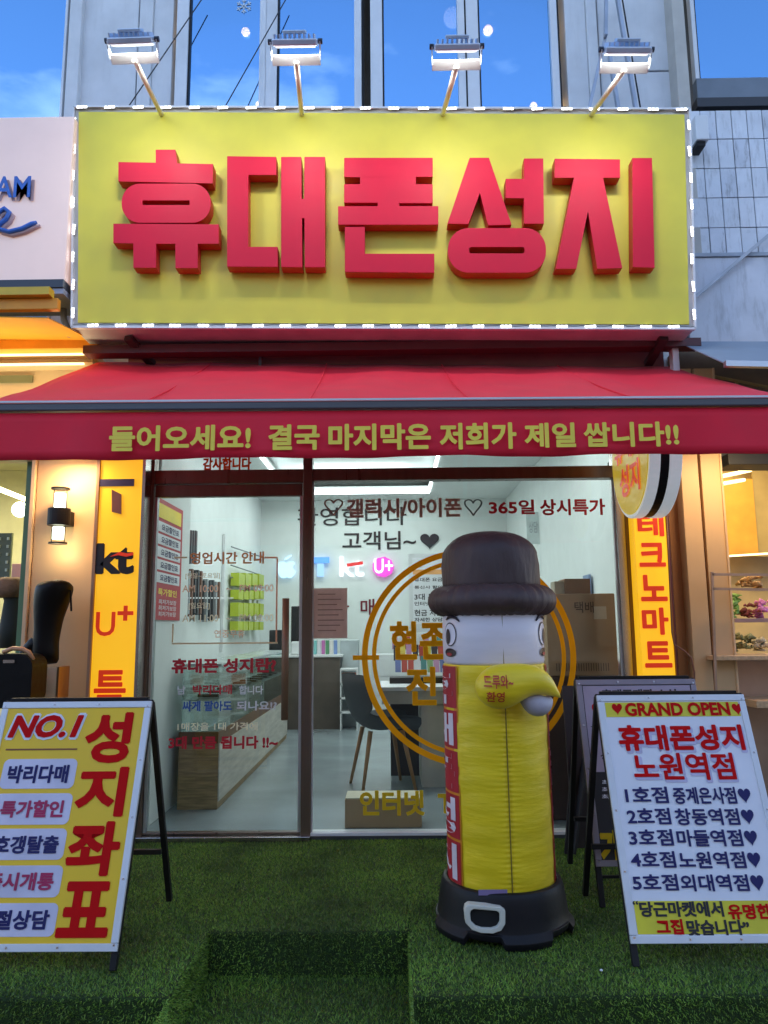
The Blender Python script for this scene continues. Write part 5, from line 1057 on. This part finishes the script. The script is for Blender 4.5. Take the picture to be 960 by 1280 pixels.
# faces drawn on both sides
def face_marks(tc_, s):
    def ell(dt, dz, rt, rz, mt, n, nm, a0=0, a1=2 * math.pi):
        k = 24; pts = [(tc_ + s * (dt + rt * math.cos(a0 + (a1 - a0) * i / k)), dz + rz * math.sin(a0 + (a1 - a0) * i / k)) for i in range(k)]
        b = MB(); b.v = [tuple(onbody(a, z, n)) for a, z in pts]; f_ = list(range(k)); b.face(f_ if s > 0 else f_[::-1]); b.build(nm, mt, mas)
    zc_ = (Zseam + Zbrim0) / 2 + .01
    blk = M('mark_black', (.02, .01, .02), .4)
    ell(0, zc_ + .006, .2, .05, blk, .001, 'eye_outline'); ell(0, zc_ + .006, .18, .045, M('mark_white', (.75, .7, .76), .4), .002, 'eye_white'); ell(.06, zc_ - .003, .08, .032, blk, .003, 'pupil')
    ell(.02, zc_ - .07, .2, .018, blk, .001, 'mouth'); ell(.04, zc_ - .077, .1, .007, M('mark_red', (.4, .02, .03), .4), .002, 'tongue')
    b = MB(); b.tube([onbody(tc_ + s * a, zc_ + h, .002) for a, h in ((.12, .068), (.02, .078), (-.1, .08), (-.2, .074), (-.28, .06))], [.003, .006, .007, .006, .003], 8); b.build('eyebrow', blk, mas)
face_marks(-1.08, -1); face_marks(1.12, 1)
# arm with pointed sleeve and white hand
q = YP(MY - Rb - .06)
def A3(px, py, dy=0): return P3(px, py, MY - Rb - .06 + dy)
pxm = 3.05 / F
b = MB(); path = [(602, 862, .04, 8), (605, 861, .02, 18), (612, 860, 0, 25), (624, 859, -.01, 28), (637, 855, -.01, 26), (649, 851.5, -.01, 22.5), (661, 850, -.005, 20), (672, 851.5, 0, 17.5), (682, 856.5, .01, 13.5), (691, 863.5, .02, 7), (701, 872, .03, 1)]
b.tube([A3(x, y, d) for x, y, d, r in path], [r * pxm for *_, r in path], 24)
arm = b.build('sleeve', nylon_y, mas, smooth=True, sub=1)
b = MB(); path = [(648, 870, .0, 3), (655, 873, -.005, 8), (662, 878, -.01, 12), (669, 881, -.01, 14.5), (676, 882, -.005, 14), (682, 879, 0, 11), (686, 875, .01, 6.5), (688, 871, .015, 3)]
b.tube([A3(x, y, d + .02) for x, y, d, r in path], [r * pxm for *_, r in path], 20); b.build('glove', M('glove_white', (.42, .38, .42), .5, bump=.3, bs=14), mas, smooth=True, sub=1)
ap = YP(MY - Rb - .06 - 28.5 * pxm)
sc_ = A3(624, 859, -.01); sr_ = 29.5 * pxm
def onball(a, b_, n_):
    dx, dz = a - sc_.x, b_ - sc_.z; return Vector((a, sc_.y - math.sqrt(max(0, sr_ ** 2 - dx * dx - dz * dz)) - .002 - n_ * .3, b_))
ap = YP(sc_.y - .05)
text('드루와~', None, ap.rect(604, 843, 640, 860), M('sleeve_red', (.5, .03, .01), .5), mas, off=.02, wrap=onball); text('환영', None, ap.rect(607, 864, 629, 877), M('sleeve_red'), mas, off=.02, wrap=onball)
# black base with feet and handle
Zb1 = ZBT + .01
def feet(r, z, t_):
    if z < Z0 + .05:
        k = max(0, math.cos(2.5 * t_ + .9)) ** .5 if False else (1 if math.sin(5 * t_ + .4) > -.35 else 0)
        return (r + .012 * k, z if k else z + .025)
    return r, z
bprof = [(.27, Z0 + .002), (.278, Z0 + .03), (.268, Z0 + .055), (.262, Z0 + .1), (.254, Z0 + (Zb1 - Z0) * .8), (.25, Zb1 - .02), (.243, Zb1), (.225, Zb1 + .004), (.222, Zb1 - .03)]
b = MB(); n = 120
for r, z in bprof:
    for j in range(n): t_ = 2 * math.pi * j / n; rr_, zz_ = feet(r, z, t_); b.v.append((MX0 + rr_ * math.sin(t_), MY - rr_ * math.cos(t_), zz_))
for i in range(len(bprof) - 1):
    for j in range(n): b.face((i * n + j, i * n + (j + 1) % n, (i + 1) * n + (j + 1) % n, (i + 1) * n + j))
b.face(list(reversed(range(n)))); bs_ = b.build('base', M('black_plastic', (.008, .007, .009), .5, spec=.3, var=.25, bump=.08, bs=40), mas, smooth=True, bev=.003)
hp = Plane(P3(606, 1147, MY - .262), (1, 0, 0), (0, .06, 1)); hp.n = Vector((0, -1, 0))
def hloop(sx, sz): return [(x * sx, z * sz) for x, z in ((-.078, .025), (-.074, .042), (-.06, .05), (.02, .043), (.06, .04), (.078, .028), (.076, -.02), (.06, -.043), (.03, -.052), (-.02, -.05), (-.05, -.04), (-.075, -.015))][::-1]
b = MB(); b.prism(hp, [hloop(1, 1), hloop(.72, .66)], -.03, .012); b.build('handle_ring', M('handle_ivory', (.62, .6, .5), .45), bs_, bev=.004)
b = MB(); b.prism(hp, [hloop(.72, .66)], -.03, -.002); b.build('handle_recess', M('recess_black', (.004, .004, .004), .8), bs_)
tag(MB().slab(YP(MY - Rb - .012), *YP(MY - Rb - .012).rect(598, 1112, 634, 1119), 0, .002).build('maker_label', M('label_violet', (.22, .16, .3), .5), mas), None)
# pebble on turf
p = P3(752, 1221, 2.9); p.z = Z0 + .01; tag(MB().lathe(p, [(.004, 0), (.006, .003), (.003, .006)], 8).build('pebble', white_print, smooth=True), 'tiny white pebble on the turf right of the mascot', 'pebble')
# clean helper properties
for o in bpy.data.objects:
    if 'org' in o.keys(): del o['org']
